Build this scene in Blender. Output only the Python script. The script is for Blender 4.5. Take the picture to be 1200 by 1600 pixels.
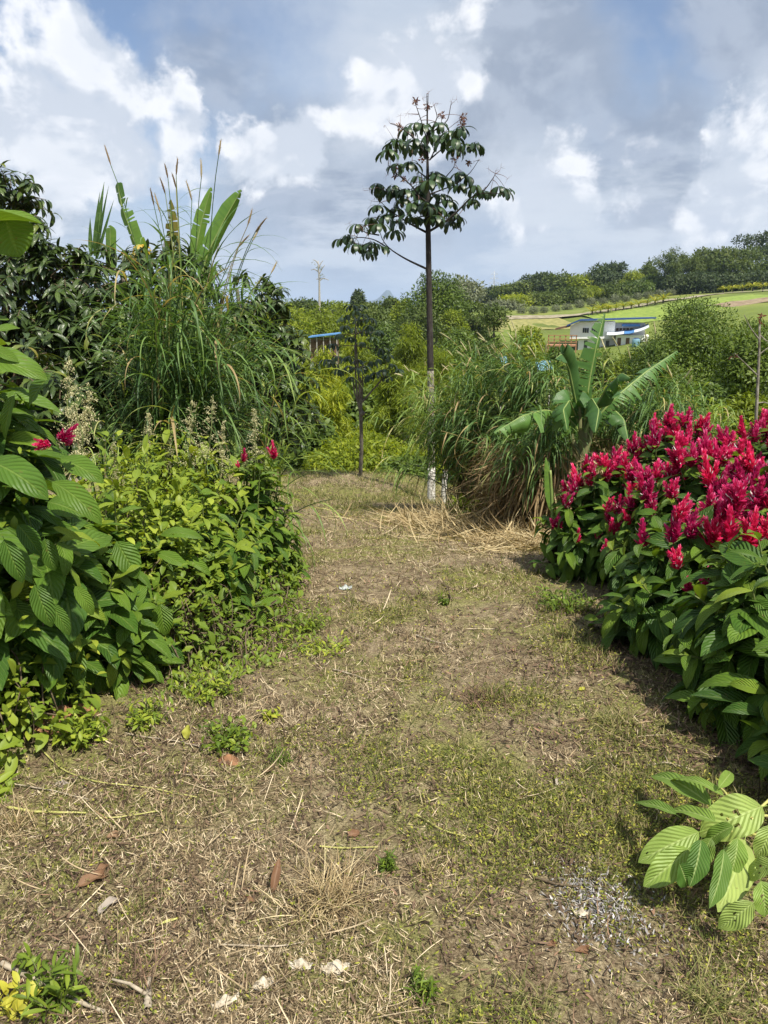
import bpy, math, random
import numpy as np
from mathutils import Vector

for _o in list(bpy.data.objects):
    bpy.data.objects.remove(_o)
SC = bpy.context.scene
COL = SC.collection
PI = math.pi
R = np.random.default_rng(7)
random.seed(7)

# ------------------------------------------------------------------ camera
CAMZ = 1.65
PITCH = math.radians(14.65)
F = 1186.0
cam = bpy.data.cameras.new('camera')
camo = bpy.data.objects.new('camera', cam)
COL.objects.link(camo)
camo.location = (0, 0, CAMZ)
camo.rotation_euler = (math.radians(90) - PITCH, 0, 0)
cam.angle = 2 * math.atan(800 / F)
cam.clip_start = 0.05
cam.clip_end = 20000
SC.camera = camo

SUN_EL = math.radians(58)
SUN_AZ = math.radians(144)      # clockwise from +Y (the way the camera looks): right and a little behind

def skydir(px, py):
    """direction of a spot in the sky, read off the photograph once"""
    x = (px - 600) / F
    u = (800 - py) / F
    d = np.array([x, math.cos(PITCH) + u * math.sin(PITCH), -math.sin(PITCH) + u * math.cos(PITCH)])
    return d / np.linalg.norm(d)

def nd(nt, t, **kw):
    n = nt.nodes.new(t)
    for k, v in kw.items():
        setattr(n, k, v)
    return n

def build_world():
    w = bpy.data.worlds.new('World')
    SC.world = w
    w.use_nodes = True
    nt = w.node_tree
    nt.nodes.clear()
    L = nt.links.new
    out = nd(nt, 'ShaderNodeOutputWorld')
    bg = nd(nt, 'ShaderNodeBackground')
    L(bg.outputs[0], out.inputs[0])
    sky = nd(nt, 'ShaderNodeTexSky', sky_type='NISHITA', sun_disc=False)
    sky.sun_elevation = SUN_EL
    sky.sun_rotation = SUN_AZ
    sky.altitude = 1300
    sm = nd(nt, 'ShaderNodeMix', data_type='RGBA', blend_type='MULTIPLY')
    sm.inputs[0].default_value = 1
    L(sky.outputs[0], sm.inputs[6])
    sm.inputs[7].default_value = (SKY_S * 1.0, SKY_S * 1.08, SKY_S * 1.15, 1)
    tc = nd(nt, 'ShaderNodeTexCoord')
    # warp directions so that cloud outlines billow
    n1 = nd(nt, 'ShaderNodeTexNoise')
    n1.inputs['Scale'].default_value = 5.5
    n1.inputs['Detail'].default_value = 9
    n1.inputs['Roughness'].default_value = 0.6
    L(tc.outputs['Generated'], n1.inputs['Vector'])
    v1 = nd(nt, 'ShaderNodeVectorMath', operation='MULTIPLY_ADD')
    L(n1.outputs['Color'], v1.inputs[0])
    v1.inputs[1].default_value = (.24, .24, .24)
    v1.inputs[2].default_value = (-.12, -.12, -.12)
    v2 = nd(nt, 'ShaderNodeVectorMath', operation='ADD')
    L(tc.outputs['Generated'], v2.inputs[0])
    L(v1.outputs[0], v2.inputs[1])

    def math_(op, a, b=None, c=None, clamp=False):
        m = nd(nt, 'ShaderNodeMath', operation=op, use_clamp=clamp)
        for i, q in enumerate((a, b, c)):
            if q is None:
                continue
            if isinstance(q, (int, float)):
                m.inputs[i].default_value = q
            else:
                L(q, m.inputs[i])
        return m.outputs[0]

    def blob(px, py, rpx, soft=0.5, src=None):
        d = skydir(px, py)
        r = rpx / F
        s = nd(nt, 'ShaderNodeVectorMath', operation='DISTANCE')
        L(src or v2.outputs[0], s.inputs[0])
        s.inputs[1].default_value = tuple(d)
        mr = nd(nt, 'ShaderNodeMapRange', interpolation_type='SMOOTHSTEP')
        L(s.outputs[1], mr.inputs[0])
        mr.inputs[1].default_value = r * (1 + soft)
        mr.inputs[2].default_value = r * (1 - soft)
        return mr.outputs[0]

    def maxall(L_):
        r = L_[0]
        for q in L_[1:]:
            r = math_('MAXIMUM', r, q)
        return r

    def mix(fac, a, b):
        m = nd(nt, 'ShaderNodeMix', data_type='RGBA')
        if isinstance(fac, (int, float)):
            m.inputs[0].default_value = fac
        else:
            L(fac, m.inputs[0])
        for i, q in ((6, a), (7, b)):
            if isinstance(q, tuple):
                m.inputs[i].default_value = q + (1,)
            else:
                L(q, m.inputs[i])
        return m.outputs[2]

    def noise(scale, detail=6, rough=.55, vs=(1, 1, 1), dist=0):
        mp = nd(nt, 'ShaderNodeMapping')
        mp.inputs['Scale'].default_value = vs
        L(tc.outputs['Generated'], mp.inputs[0])
        n = nd(nt, 'ShaderNodeTexNoise')
        n.inputs['Scale'].default_value = scale
        n.inputs['Detail'].default_value = detail
        n.inputs['Roughness'].default_value = rough
        n.inputs['Distortion'].default_value = dist
        L(mp.outputs[0], n.inputs['Vector'])
        return n.outputs['Fac']

    def rng_(a, lo, hi, o0=0., o1=1.):
        mr = nd(nt, 'ShaderNodeMapRange', interpolation_type='SMOOTHSTEP')
        L(a, mr.inputs[0])
        for i, q in ((1, lo), (2, hi), (3, o0), (4, o1)):
            mr.inputs[i].default_value = q
        return mr.outputs[0]

    # thin even layer, broken by blue gaps high up on the left and right
    gaps = maxall([blob(150, 25, 200, .7), blob(1030, 5, 110, .8), blob(330, 15, 120, .8)])
    gaps = math_('MULTIPLY', gaps, .85)
    veil = noise(3.4, 7, .55, (1, 1, 2.0), .3)
    base = mix(rng_(veil, .34, .66), (.42, .50, .62), (.60, .65, .72))
    c = mix(gaps, base, sm.outputs[2])

    def billow(vs, scale, off=(0, 0, 0)):
        mp = nd(nt, 'ShaderNodeMapping'); mp.inputs['Scale'].default_value = vs; mp.inputs['Location'].default_value = off
        L(tc.outputs['Generated'], mp.inputs[0])
        n = nd(nt, 'ShaderNodeTexNoise'); n.inputs['Scale'].default_value = scale; n.inputs['Detail'].default_value = 7
        n.inputs['Roughness'].default_value = .52; n.inputs['Distortion'].default_value = .25
        L(mp.outputs[0], n.inputs['Vector'])
        return n.outputs['Fac']
    f0 = billow((1, 1, 1.25), 9.0)
    f1 = billow((1, 1, 1.25), 9.0, (-.012, .0, -.022))
    rel = math_('SUBTRACT', f0, f1)                      # slope of the billows towards the sun
    # grey undersides with firm ragged edges
    plainv = tc.outputs['Generated']
    dark = maxall([blob(830, 90, 130, .75), blob(1150, 60, 95, .8), blob(430, 250, 120, .8), blob(520, 330, 100, .8),
                   blob(330, 110, 90, .9), blob(1010, 230, 110, .8), blob(90, 270, 85, .8), blob(40, 180, 40, .6), blob(730, 170, 80, .8), blob(640, 260, 110, .9)])
    df = math_('ADD', dark, math_('MULTIPLY', math_('SUBTRACT', f0, .5), 1.5))
    dm = rng_(df, .15, 1.1)
    dcol = mix(rng_(rel, -.07, .08), (.29, .345, .44), (.41, .465, .56))
    c = mix(math_('MULTIPLY', dm, .9), c, dcol)
    # sunlit cumulus heads: crisp billowing tops shaded by their own relief
    br = maxall([blob(130, 165, 120, .6), blob(30, 160, 70, .6), blob(215, 220, 90, .6), blob(625, 100, 90, .7),
                 blob(550, 130, 70, .8), blob(362, 235, 52, .6), blob(285, 195, 50, .7), blob(1190, 220, 80, .6), blob(1160, 290, 80, .7),
                 blob(880, 290, 60, .9), blob(450, 200, 55, .8), blob(60, 330, 60, .8), blob(1130, 180, 40, .8)])
    bf = math_('ADD', br, math_('MULTIPLY', math_('SUBTRACT', f0, .5), 2.6))
    bm = rng_(bf, .38, .84)
    inner = rng_(bf, .45, 1.15)
    tone = mix(rng_(rel, -.05, .06), (.58, .63, .71), (.97, .97, .98))
    tone = mix(math_('MULTIPLY', inner, .45), tone, (.62, .67, .75))
    c = mix(bm, c, tone)
    low = noise(7, 7, .6, (1, 1, 3.8))
    sep = nd(nt, 'ShaderNodeSeparateXYZ')
    L(tc.outputs['Generated'], sep.inputs[0])
    lowband = math_('MULTIPLY', rng_(sep.outputs[2], .24, .06), rng_(low, .44, .60))
    c = mix(math_('MULTIPLY', lowband, .8), c, (.66, .71, .77))
    hor = rng_(sep.outputs[2], .10, .0)
    c = mix(math_('MULTIPLY', hor, .55), c, (.50, .60, .72))
    c2 = nd(nt, 'ShaderNodeMix', data_type='RGBA', blend_type='MULTIPLY')
    c2.inputs[0].default_value = 1
    L(c, c2.inputs[6])
    c2.inputs[7].default_value = (.70, .705, .715, 1)
    L(c2.outputs[2], bg.inputs[0])
    bg.inputs[1].default_value = 1.0
    w.cycles.sampling_method = 'MANUAL'
    w.cycles.sample_map_resolution = 512

SKY_S = 0.10
build_world()
sun = bpy.data.lights.new('sun', 'SUN')
sun.energy = 4.6
sun.angle = math.radians(1.2)
sun.color = (1, .94, .82)
suno = bpy.data.objects.new('sun', sun)
COL.objects.link(suno)
suno.rotation_euler = (PI / 2 - SUN_EL, 0, PI - SUN_AZ + 0)
_sd = Vector((math.sin(SUN_AZ) * math.cos(SUN_EL), math.cos(SUN_AZ) * math.cos(SUN_EL), math.sin(SUN_EL)))
suno.rotation_euler = _sd.to_track_quat('Z', 'Y').to_euler()
suno.location = _sd * 40
SC.view_settings.view_transform = 'Standard'
SC.view_settings.look = 'None'
SC.view_settings.gamma = 1
SC.view_settings.exposure = 0.72
SC.cycles.max_bounces = 6
SC.cycles.diffuse_bounces = 2
SC.cycles.glossy_bounces = 2
SC.cycles.transmission_bounces = 4
SC.cycles.transparent_max_bounces = 4
SC.cycles.use_adaptive_sampling = True

# ------------------------------------------------------------------ geometry kit
def A(*v):
    return np.array(v, float)

def P(px, py, Y):
    x = (px - 600) / F
    u = (800 - py) / F
    d = A(x, math.cos(PITCH) + u * math.sin(PITCH), -math.sin(PITCH) + u * math.cos(PITCH))
    return A(0, 0, CAMZ) + d * (Y / d[1])

def rowz(py, Y):
    return P(600, py, Y)[2]

def unit(v):
    v = np.asarray(v, float)
    return v / np.maximum(np.linalg.norm(v, axis=-1, keepdims=True), 1e-9)

_H = np.random.default_rng(99).random((256, 256))
def vnoise(x, y, s=1.0, octv=3):
    x = np.asarray(x, float) * s; y = np.asarray(y, float) * s
    t = 0; a = 1.; tot = 0
    for k in range(octv):
        xi = np.floor(x).astype(int); yi = np.floor(y).astype(int)
        fx = x - xi; fy = y - yi
        fx = fx * fx * (3 - 2 * fx); fy = fy * fy * (3 - 2 * fy)
        g = lambda i, j: _H[(xi + i) % 256, (yi + j) % 256]
        t = t + a * ((g(0, 0) * (1 - fx) + g(1, 0) * fx) * (1 - fy) + (g(0, 1) * (1 - fx) + g(1, 1) * fx) * fy)
        tot += a; a *= .5; x = x * 2.03 + 17.3; y = y * 2.03 + 5.7
    return t / tot

# terrain heights
NY = [-30, 0, 3, 5.5, 8, 12, 14]
NZ = [.3, 0, 0, -.23, -.58, -1.24, -1.2]
FY = np.array([16, 22, 35, 60, 90, 110, 130, 160, 200, 260, 400, 1000, 9000.])
FX = np.array([-300, 0, 300, 600, 900, 1200, 1600.])
def _rz(rows, Y):
    return [rowz(r, Y) for r in rows]
FZ = np.array([[-2.0] * 7, [-5] * 7, [-8, -8, -8, -8, -8, -7, -6], [-9, -9, -9, -9, -8, -6, -5],
    _rz([550, 550, 550, 552, 560, 535, 530], 90), _rz([545, 545, 545, 540, 562, 516, 500], 110),
    _rz([530, 530, 528, 524, 546, 494, 480], 130), _rz([505, 505, 503, 498, 494, 466, 455], 160),
    _rz([495, 495, 492, 488, 480, 452, 445], 200), _rz([490, 490, 488, 484, 466, 444, 436], 260),
    _rz([489, 489, 488, 486, 478, 452, 445], 400), [0] * 7, [-60] * 7])
def gz(x, y):
    x = np.asarray(x, float); y = np.asarray(y, float)
    near = np.interp(y, NY, NZ)
    side = np.interp(x, [-6, -2.2, -1.2, 1.6, 3, 8], [.35, .14, 0, 0, .05, .1])
    crest = -.35 * np.clip((y - 10.5) / 3, 0, 1) * np.clip((x - .2) / 1.2, 0, 1)
    near = near + side * np.clip(1 - (y - 6) / 8, 0, 1) + crest
    near = near + (vnoise(x + 50, y + 50, 1.1) - .5) * .07 + (vnoise(x + 50, y + 50, 5.) - .5) * .025
    yy = np.clip(y, FY[0], FY[-1])
    px = np.clip(600 + 1226 * x / np.maximum(y, 1.), FX[0], FX[-1])
    ly = np.log(yy); LY = np.log(FY)
    i = np.clip(np.searchsorted(LY, ly) - 1, 0, len(FY) - 2)
    t = (ly - LY[i]) / (LY[i + 1] - LY[i])
    j = np.clip(np.searchsorted(FX, px) - 1, 0, len(FX) - 2)
    s = (px - FX[j]) / (FX[j + 1] - FX[j])
    far = (FZ[i, j] * (1 - s) + FZ[i, j + 1] * s) * (1 - t) + (FZ[i + 1, j] * (1 - s) + FZ[i + 1, j + 1] * s) * t
    far = far + (vnoise(x + 500, y + 500, .12) - .5) * np.clip((y - 15) / 40, 0, 1) * .8
    k = np.clip((y - 13.6) / 2.6, 0, 1); k = k * k * (3 - 2 * k)
    return near * (1 - k) + far * k

class Geo:
    def __init__(s):
        s.v = []; s.f = []; s.uv = []; s.r = []; s.m = []; s.n = 0
    def add(s, V, Fc, UV=None, rnd=None, mi=0):
        V = np.asarray(V, float).reshape(-1, 3)
        Fc = np.asarray(Fc, int)
        s.v.append(V)
        s.f.append(Fc + s.n)
        s.uv.append(np.zeros((len(V), 2)) if UV is None else np.asarray(UV, float).reshape(-1, 2))
        if rnd is None:
            rnd = np.full(len(V), .5)
        elif np.isscalar(rnd):
            rnd = np.full(len(V), float(rnd))
        s.r.append(np.asarray(rnd, float).ravel())
        s.m.append(np.full(len(Fc), mi, int))
        s.n += len(V)
    def mesh(s, name, mats, smooth=True):
        me = bpy.data.meshes.new(name)
        V = np.concatenate(s.v); UV = np.concatenate(s.uv); RR = np.concatenate(s.r)
        loops = np.concatenate([f.ravel() for f in s.f])
        tot = np.concatenate([np.full(len(f), f.shape[1]) for f in s.f])
        st = np.concatenate([[0], np.cumsum(tot)[:-1]])
        me.vertices.add(len(V)); me.vertices.foreach_set('co', V.astype(np.float32).ravel())
        me.loops.add(len(loops)); me.loops.foreach_set('vertex_index', loops.astype(np.int32))
        me.polygons.add(len(tot)); me.polygons.foreach_set('loop_start', st.astype(np.int32))
        try:
            me.polygons.foreach_set('loop_total', tot.astype(np.int32))
        except Exception:
            banana_leaf('dead_leaf', tb, PP(l_, YB), w_, (0, -1, .4), M_dead, .5, 1.3, .5, profp=(.3, .5), n=20, rib=.005)
        me.polygons.foreach_set('material_index', np.concatenate(s.m).astype(np.int32))
        me.polygons.foreach_set('use_smooth', np.full(len(tot), smooth))
        ul = me.uv_layers.new(name='UVMap')
        ul.data.foreach_set('uv', UV[loops].astype(np.float32).ravel())
        at = me.attributes.new('rnd', 'FLOAT', 'POINT')
        at.data.foreach_set('value', RR.astype(np.float32))
        for m in (mats if isinstance(mats, (list, tuple)) else [mats]):
            me.materials.append(m)
        me.update(calc_edges=True)
        return me

def obj(name, g, mats, parent=None, loc=None, smooth=True):
    me = g.mesh(name, mats, smooth) if isinstance(g, Geo) else g
    o = bpy.data.objects.new(name, me)
    COL.objects.link(o)
    if loc is not None:
        o.location = loc
    if parent is not None:
        o.parent = parent
        if loc is None:
            o.location = -parent.location
    return o

def tag(o, label=None, cat=None, group=None, kind=None):
    if label: o['label'] = label
    if cat: o['category'] = cat
    if group: o['group'] = group
    if kind: o['kind'] = kind
    return o

def thing(name, loc, label, cat, group=None):
    o = bpy.data.objects.new(name, None)
    COL.objects.link(o)
    o.empty_display_size = .1
    o.location = tuple(float(q) for q in loc)
    return tag(o, label, cat, group)

def dup(root, loc=None, rz=None, sc=None, label=None):
    r = root.copy(); COL.objects.link(r)
    if loc is not None: r.location = tuple(float(q) for q in loc)
    if rz is not None: r.rotation_euler = (0, 0, rz)
    if sc is not None: r.scale = sc
    if label: r['label'] = label
    for ch in list(root.children):
        c = ch.copy(); COL.objects.link(c); c.parent = r
        for g in list(ch.children):
            d = g.copy(); COL.objects.link(d); d.parent = c
    return r

# leaf outlines: half width against length
def prof_ovate(s):
    s = np.clip((s - .08) / .92, 0, 1)
    return np.maximum(2.25 * s ** .62 * (1 - s) ** .85, .02)
def prof_long(s):
    s = np.clip((s - .05) / .95, 0, 1)
    return np.maximum(1.45 * s ** .5 * (1 - s) ** .8, .03)
def prof_blade(s):
    return np.maximum((.35 + .65 * np.clip(s * 5, 0, 1)) * (1 - s ** 2.2), .03)
def prof_obov(s):
    return np.maximum(1.55 * s ** 1.1 * (1 - s) ** .45, .04)
def prof_bract(s):
    return np.maximum(1.5 * s ** .45 * (1 - s) ** .6, .05)
def prof_flat(s):
    return np.maximum(1 - (2 * s - 1) ** 6, .15)

def leaves(g, base, dr, nor, L, W, kap=0.8, fold=.25, prof=prof_ovate, nu=6, nv=2, wave=0., rnd=None, mi=0, holes=None):
    base = np.atleast_2d(base); N = max(len(base), len(np.atleast_2d(dr))); base = np.broadcast_to(base, (N, 3))
    dr = unit(np.broadcast_to(dr, (N, 3)))
    nor = np.broadcast_to(nor, (N, 3)).astype(float)
    nor = nor - dr * np.sum(nor * dr, 1, keepdims=True)
    bad = np.linalg.norm(nor, axis=1) < 1e-3
    if bad.any():
        nor = nor.copy(); nor[bad] = np.cross(dr[bad], A(1, .3, .1))
    nor = unit(nor)
    L = np.broadcast_to(L, (N,)).astype(float)[:, None]
    W = np.broadcast_to(W, (N,)).astype(float)[:, None]
    kap = np.broadcast_to(kap, (N,)).astype(float)[:, None]
    kap = np.where(np.abs(kap) < 1e-3, 1e-3, kap)
    fold = np.broadcast_to(fold, (N,)).astype(float)[:, None, None]
    s = np.linspace(0, 1, nu + 1)
    v = np.linspace(-1, 1, nv + 1)
    ks = kap * s
    mx = np.sin(ks) / kap; mz = -(1 - np.cos(ks)) / kap
    mid = base[:, None] + L[..., None] * (dr[:, None] * mx[..., None] + nor[:, None] * mz[..., None])
    nr = nor[:, None] * np.cos(ks)[..., None] + dr[:, None] * np.sin(ks)[..., None]
    side = np.cross(dr, nor)
    w = (prof(s)[None] * W / 2)[:, :, None]
    vv = v[None, None]
    off_s = w * vv * np.cos(fold * np.abs(vv))
    off_n = w * np.abs(vv) * np.sin(fold)
    if wave:
        ph = R.random((N, 1, 1)) * 6.28
        off_n = off_n + wave * w * np.sin(s[None, :, None] * 14 + ph + np.sign(vv) * 1.3) * np.abs(vv)
    V = mid[:, :, None] + side[:, None, None] * off_s[..., None] + nr[:, :, None] * off_n[..., None]
    S = nu + 1; C = nv + 1
    i, j = np.meshgrid(np.arange(nu), np.arange(nv), indexing='ij')
    q = np.stack([i * C + j, i * C + j + 1, (i + 1) * C + j + 1, (i + 1) * C + j], -1).reshape(-1, 4)
    if holes is not None:
        cs = (i + .5) / nu; cv = (j + .5) / nv * 2 - 1
        keep = np.ones(q.shape[0], bool)
        for hs, hv, hr in holes:
            keep &= (((cs.ravel() - hs) / hr) ** 2 + ((cv.ravel() - hv) / (hr * 2.6)) ** 2) > 1
        q = q[keep]
    Fc = (q[None] + (np.arange(N) * S * C)[:, None, None]).reshape(-1, 4)
    uv = np.broadcast_to(np.stack(np.meshgrid(s, v * .5 + .5, indexing='ij'), -1)[None], (N, S, C, 2))
    if rnd is None:
        rnd = R.random(N)
    rnd = np.broadcast_to(np.broadcast_to(rnd, (N,))[:, None], (N, S * C))
    g.add(V, Fc, uv, rnd, mi)

def tubes(g, pts, rad, seg=5, rnd=None, mi=0, cap=True):
    pts = np.asarray(pts, float)
    if pts.ndim == 2: pts = pts[None]
    N, S, _ = pts.shape
    rad = np.broadcast_to(rad, (N, S)).astype(float)
    T = unit(np.gradient(pts, axis=1))
    ref = np.where(np.abs(T[..., 2:3]) > .92, A(1, 0, 0), A(0, 0, 1))
    # one reference per tube keeps rings aligned
    ref = np.broadcast_to(ref[:, S // 2:S // 2 + 1], T.shape)
    a = unit(np.cross(T, ref)); b = np.cross(T, a)
    th = np.linspace(0, 2 * PI, seg, endpoint=False)
    V = pts[:, :, None] + rad[..., None, None] * (a[:, :, None] * np.cos(th)[None, None, :, None] + b[:, :, None] * np.sin(th)[None, None, :, None])
    i, j = np.meshgrid(np.arange(S - 1), np.arange(seg), indexing='ij')
    q = np.stack([i * seg + j, i * seg + (j + 1) % seg, (i + 1) * seg + (j + 1) % seg, (i + 1) * seg + j], -1).reshape(-1, 4)
    Fc = (q[None] + (np.arange(N) * S * seg)[:, None, None]).reshape(-1, 4)
    uv = np.broadcast_to(np.stack(np.meshgrid(np.linspace(0, 1, S), th / 6.283, indexing='ij'), -1)[None], (N, S, seg, 2))
    if rnd is None: rnd = R.random(N)
    rr = np.broadcast_to(np.broadcast_to(rnd, (N,))[:, None], (N, S * seg))
    g.add(V, Fc, uv, rr, mi)
    if cap:
        n0 = g.n - N * S * seg
        for k in range(min(N, 40)):
            e = n0 + k * S * seg + (S - 1) * seg
            g.v.append(np.zeros((0, 3))); g.uv.append(np.zeros((0, 2))); g.r.append(np.zeros(0))
            g.f.append(np.array([[e + t for t in range(seg)]])); g.m.append(np.full(1, mi, int))

def bez(p0, p1, p2, n=8):
    t = np.linspace(0, 1, n)
    p0, p1, p2 = (np.atleast_2d(q)[:, None] for q in (p0, p1, p2))
    t = t[None, :, None]
    return p0 * (1 - t) ** 2 + 2 * p1 * t * (1 - t) + p2 * t ** 2

def smoothline(pts, n=24):
    pts = np.asarray(pts, float)
    if len(pts) == 2:
        t = np.linspace(0, 1, n)[:, None]
        return pts[0] * (1 - t) + pts[1] * t
    d = np.concatenate([[0], np.cumsum(np.linalg.norm(np.diff(pts, axis=0), axis=1))])
    t = np.linspace(0, d[-1], n)
    q = np.stack([np.interp(t, d, pts[:, k]) for k in range(3)], 1)
    for _ in range(2):
        q[1:-1] = (q[:-2] + 2 * q[1:-1] + q[2:]) / 4
    return q

def box(g, c, s, rz=0., mi=0, rnd=.5):
    c = A(*c); hx, hy, hz = (q / 2 for q in s)
    v = np.array([[x, y, z] for x in (-hx, hx) for y in (-hy, hy) for z in (-hz, hz)])
    ca, sa = math.cos(rz), math.sin(rz)
    v = v @ np.array([[ca, sa, 0], [-sa, ca, 0], [0, 0, 1]]) + c
    g.add(v, [[0, 1, 3, 2], [4, 6, 7, 5], [0, 4, 5, 1], [2, 3, 7, 6], [0, 2, 6, 4], [1, 5, 7, 3]], None, rnd, mi)

def prism(g, poly, y0, y1, mi=0):
    """closed outline in x/z extruded along y"""
    n = len(poly)
    v = [[x, y0, z] for x, z in poly] + [[x, y1, z] for x, z in poly]
    g.add(v, [[i, (i + 1) % n, n + (i + 1) % n, n + i] for i in range(n)], None, .5, mi)
    k = g.n - 2 * n
    for idx in (list(range(n))[::-1], list(range(n, 2 * n))):
        g.v.append(np.zeros((0, 3))); g.uv.append(np.zeros((0, 2))); g.r.append(np.zeros(0))
        g.f.append(np.array([[k + i for i in idx]])); g.m.append(np.full(1, mi, int))

def rdir(n, up=0.):
    d = R.normal(size=(n, 3)); d[:, 2] += up
    return unit(d)

# ------------------------------------------------------------------ materials
MATS = {}
def newmat(name):
    m = bpy.data.materials.new(name); m.use_nodes = True
    m.node_tree.nodes.clear()
    MATS[name] = m
    return m, m.node_tree

def ramp(nt, stops, interp='LINEAR'):
    r = nd(nt, 'ShaderNodeValToRGB')
    r.color_ramp.interpolation = interp
    e = r.color_ramp.elements
    while len(e) < len(stops): e.new(.5)
    for k, (p, c) in enumerate(stops):
        e[k].position = p; e[k].color = tuple(c) + (1,)
    return r

def leafmat(name, stops, trans=.3, rough=.45, spec=.4, vein=0., nveins=9, veincol=(.25, .38, .10), spot=0., objvar=0., tint=(1.25, 1.2, .5), bump=.0):
    m, nt = newmat(name); L = nt.links.new
    at = nd(nt, 'ShaderNodeAttribute', attribute_name='rnd')
    r = ramp(nt, stops)
    L(at.outputs['Fac'], r.inputs[0])
    geo = nd(nt, 'ShaderNodeTexCoord')
    nz = nd(nt, 'ShaderNodeTexNoise'); nz.inputs['Scale'].default_value = 14; nz.inputs['Detail'].default_value = 4
    L(geo.outputs['Object'], nz.inputs['Vector'])
    mr = nd(nt, 'ShaderNodeMapRange'); mr.inputs[3].default_value = .72; mr.inputs[4].default_value = 1.28
    L(nz.outputs['Fac'], mr.inputs[0])
    mu = nd(nt, 'ShaderNodeMix', data_type='RGBA', blend_type='MULTIPLY'); mu.inputs[0].default_value = 1
    L(r.outputs[0], mu.inputs[6]); L(mr.outputs[0], mu.inputs[7])
    col = mu.outputs[2]
    if objvar:
        oi = nd(nt, 'ShaderNodeObjectInfo')
        hv = nd(nt, 'ShaderNodeHueSaturation')
        m1 = nd(nt, 'ShaderNodeMapRange'); m1.inputs[3].default_value = 1 - objvar * .7; m1.inputs[4].default_value = 1 + objvar * .7
        L(oi.outputs['Random'], m1.inputs[0]); L(m1.outputs[0], hv.inputs['Value'])
        m2 = nd(nt, 'ShaderNodeMapRange'); m2.inputs[3].default_value = .490; m2.inputs[4].default_value = .506
        L(oi.outputs['Random'], m2.inputs[0]); L(m2.outputs[0], hv.inputs['Hue'])
        L(col, hv.inputs['Color']); col = hv.outputs[0]
    if spot:
        n3 = nd(nt, 'ShaderNodeTexNoise'); n3.inputs['Scale'].default_value = 38; n3.inputs['Detail'].default_value = 5; n3.inputs['Roughness'].default_value = .7
        L(geo.outputs['Object'], n3.inputs['Vector'])
        m3 = nd(nt, 'ShaderNodeMapRange'); m3.inputs[1].default_value = .64; m3.inputs[2].default_value = .70; m3.inputs[4].default_value = spot
        L(n3.outputs['Fac'], m3.inputs[0])
        x3 = nd(nt, 'ShaderNodeMix', data_type='RGBA'); L(m3.outputs[0], x3.inputs[0]); L(col, x3.inputs[6]); x3.inputs[7].default_value = (.16, .10, .035, 1)
        col = x3.outputs[2]
    bs = nd(nt, 'ShaderNodeBsdfPrincipled')
    if vein > 0:
        sp = nd(nt, 'ShaderNodeSeparateXYZ'); L(geo.outputs['UV'], sp.inputs[0])
        def M(op, a, b=None, clamp=False):
            q = nd(nt, 'ShaderNodeMath', operation=op, use_clamp=clamp)
            for i, z in enumerate((a, b)):
                if z is None: continue
                if isinstance(z, (int, float)): q.inputs[i].default_value = z
                else: L(z, q.inputs[i])
            return q.outputs[0]
        av = M('ABSOLUTE', M('SUBTRACT', sp.outputs[1], .5))           # 0..0.5
        ph = M('ADD', M('SUBTRACT', M('MULTIPLY', sp.outputs[0], nveins), M('MULTIPLY', av, nveins * .62)), M('MULTIPLY', M('ADD', nz.outputs['Fac'], at.outputs['Fac']), 1.1))
        fr = M('ABSOLUTE', M('SUBTRACT', M('FRACT', ph), .5))           # .5 at the vein
        lat = M('MULTIPLY', M('SUBTRACT', fr, .40), 10, True)
        mid = M('MULTIPLY', M('SUBTRACT', .05, av), 40, True)
        vn = M('MAXIMUM', M('MULTIPLY', lat, .55), mid)
        mv = nd(nt, 'ShaderNodeMix', data_type='RGBA')
        L(M('MULTIPLY', vn, vein), mv.inputs[0]); L(col, mv.inputs[6]); mv.inputs[7].default_value = veincol + (1,)
        col = mv.outputs[2]
        if bump:
            bp = nd(nt, 'ShaderNodeBump'); bp.inputs['Strength'].default_value = bump; bp.inputs['Distance'].default_value = .01
            hh = M('SUBTRACT', 1., M('ADD', M('MULTIPLY', fr, 1.6), mid))
            L(hh, bp.inputs['Height']); L(bp.outputs[0], bs.inputs['Normal'])
    L(col, bs.inputs['Base Color'])
    bs.inputs['Roughness'].default_value = rough
    bs.inputs['Specular IOR Level'].default_value = spec
    tr = nd(nt, 'ShaderNodeBsdfTranslucent')
    tm = nd(nt, 'ShaderNodeMix', data_type='RGBA', blend_type='MULTIPLY'); tm.inputs[0].default_value = 1
    L(col, tm.inputs[6]); tm.inputs[7].default_value = tint + (1,)
    L(tm.outputs[2], tr.inputs[0])
    mx = nd(nt, 'ShaderNodeMixShader'); mx.inputs[0].default_value = trans
    L(bs.outputs[0], mx.inputs[1]); L(tr.outputs[0], mx.inputs[2])
    out = nd(nt, 'ShaderNodeOutputMaterial'); L(mx.outputs[0], out.inputs[0])
    return m

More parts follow.
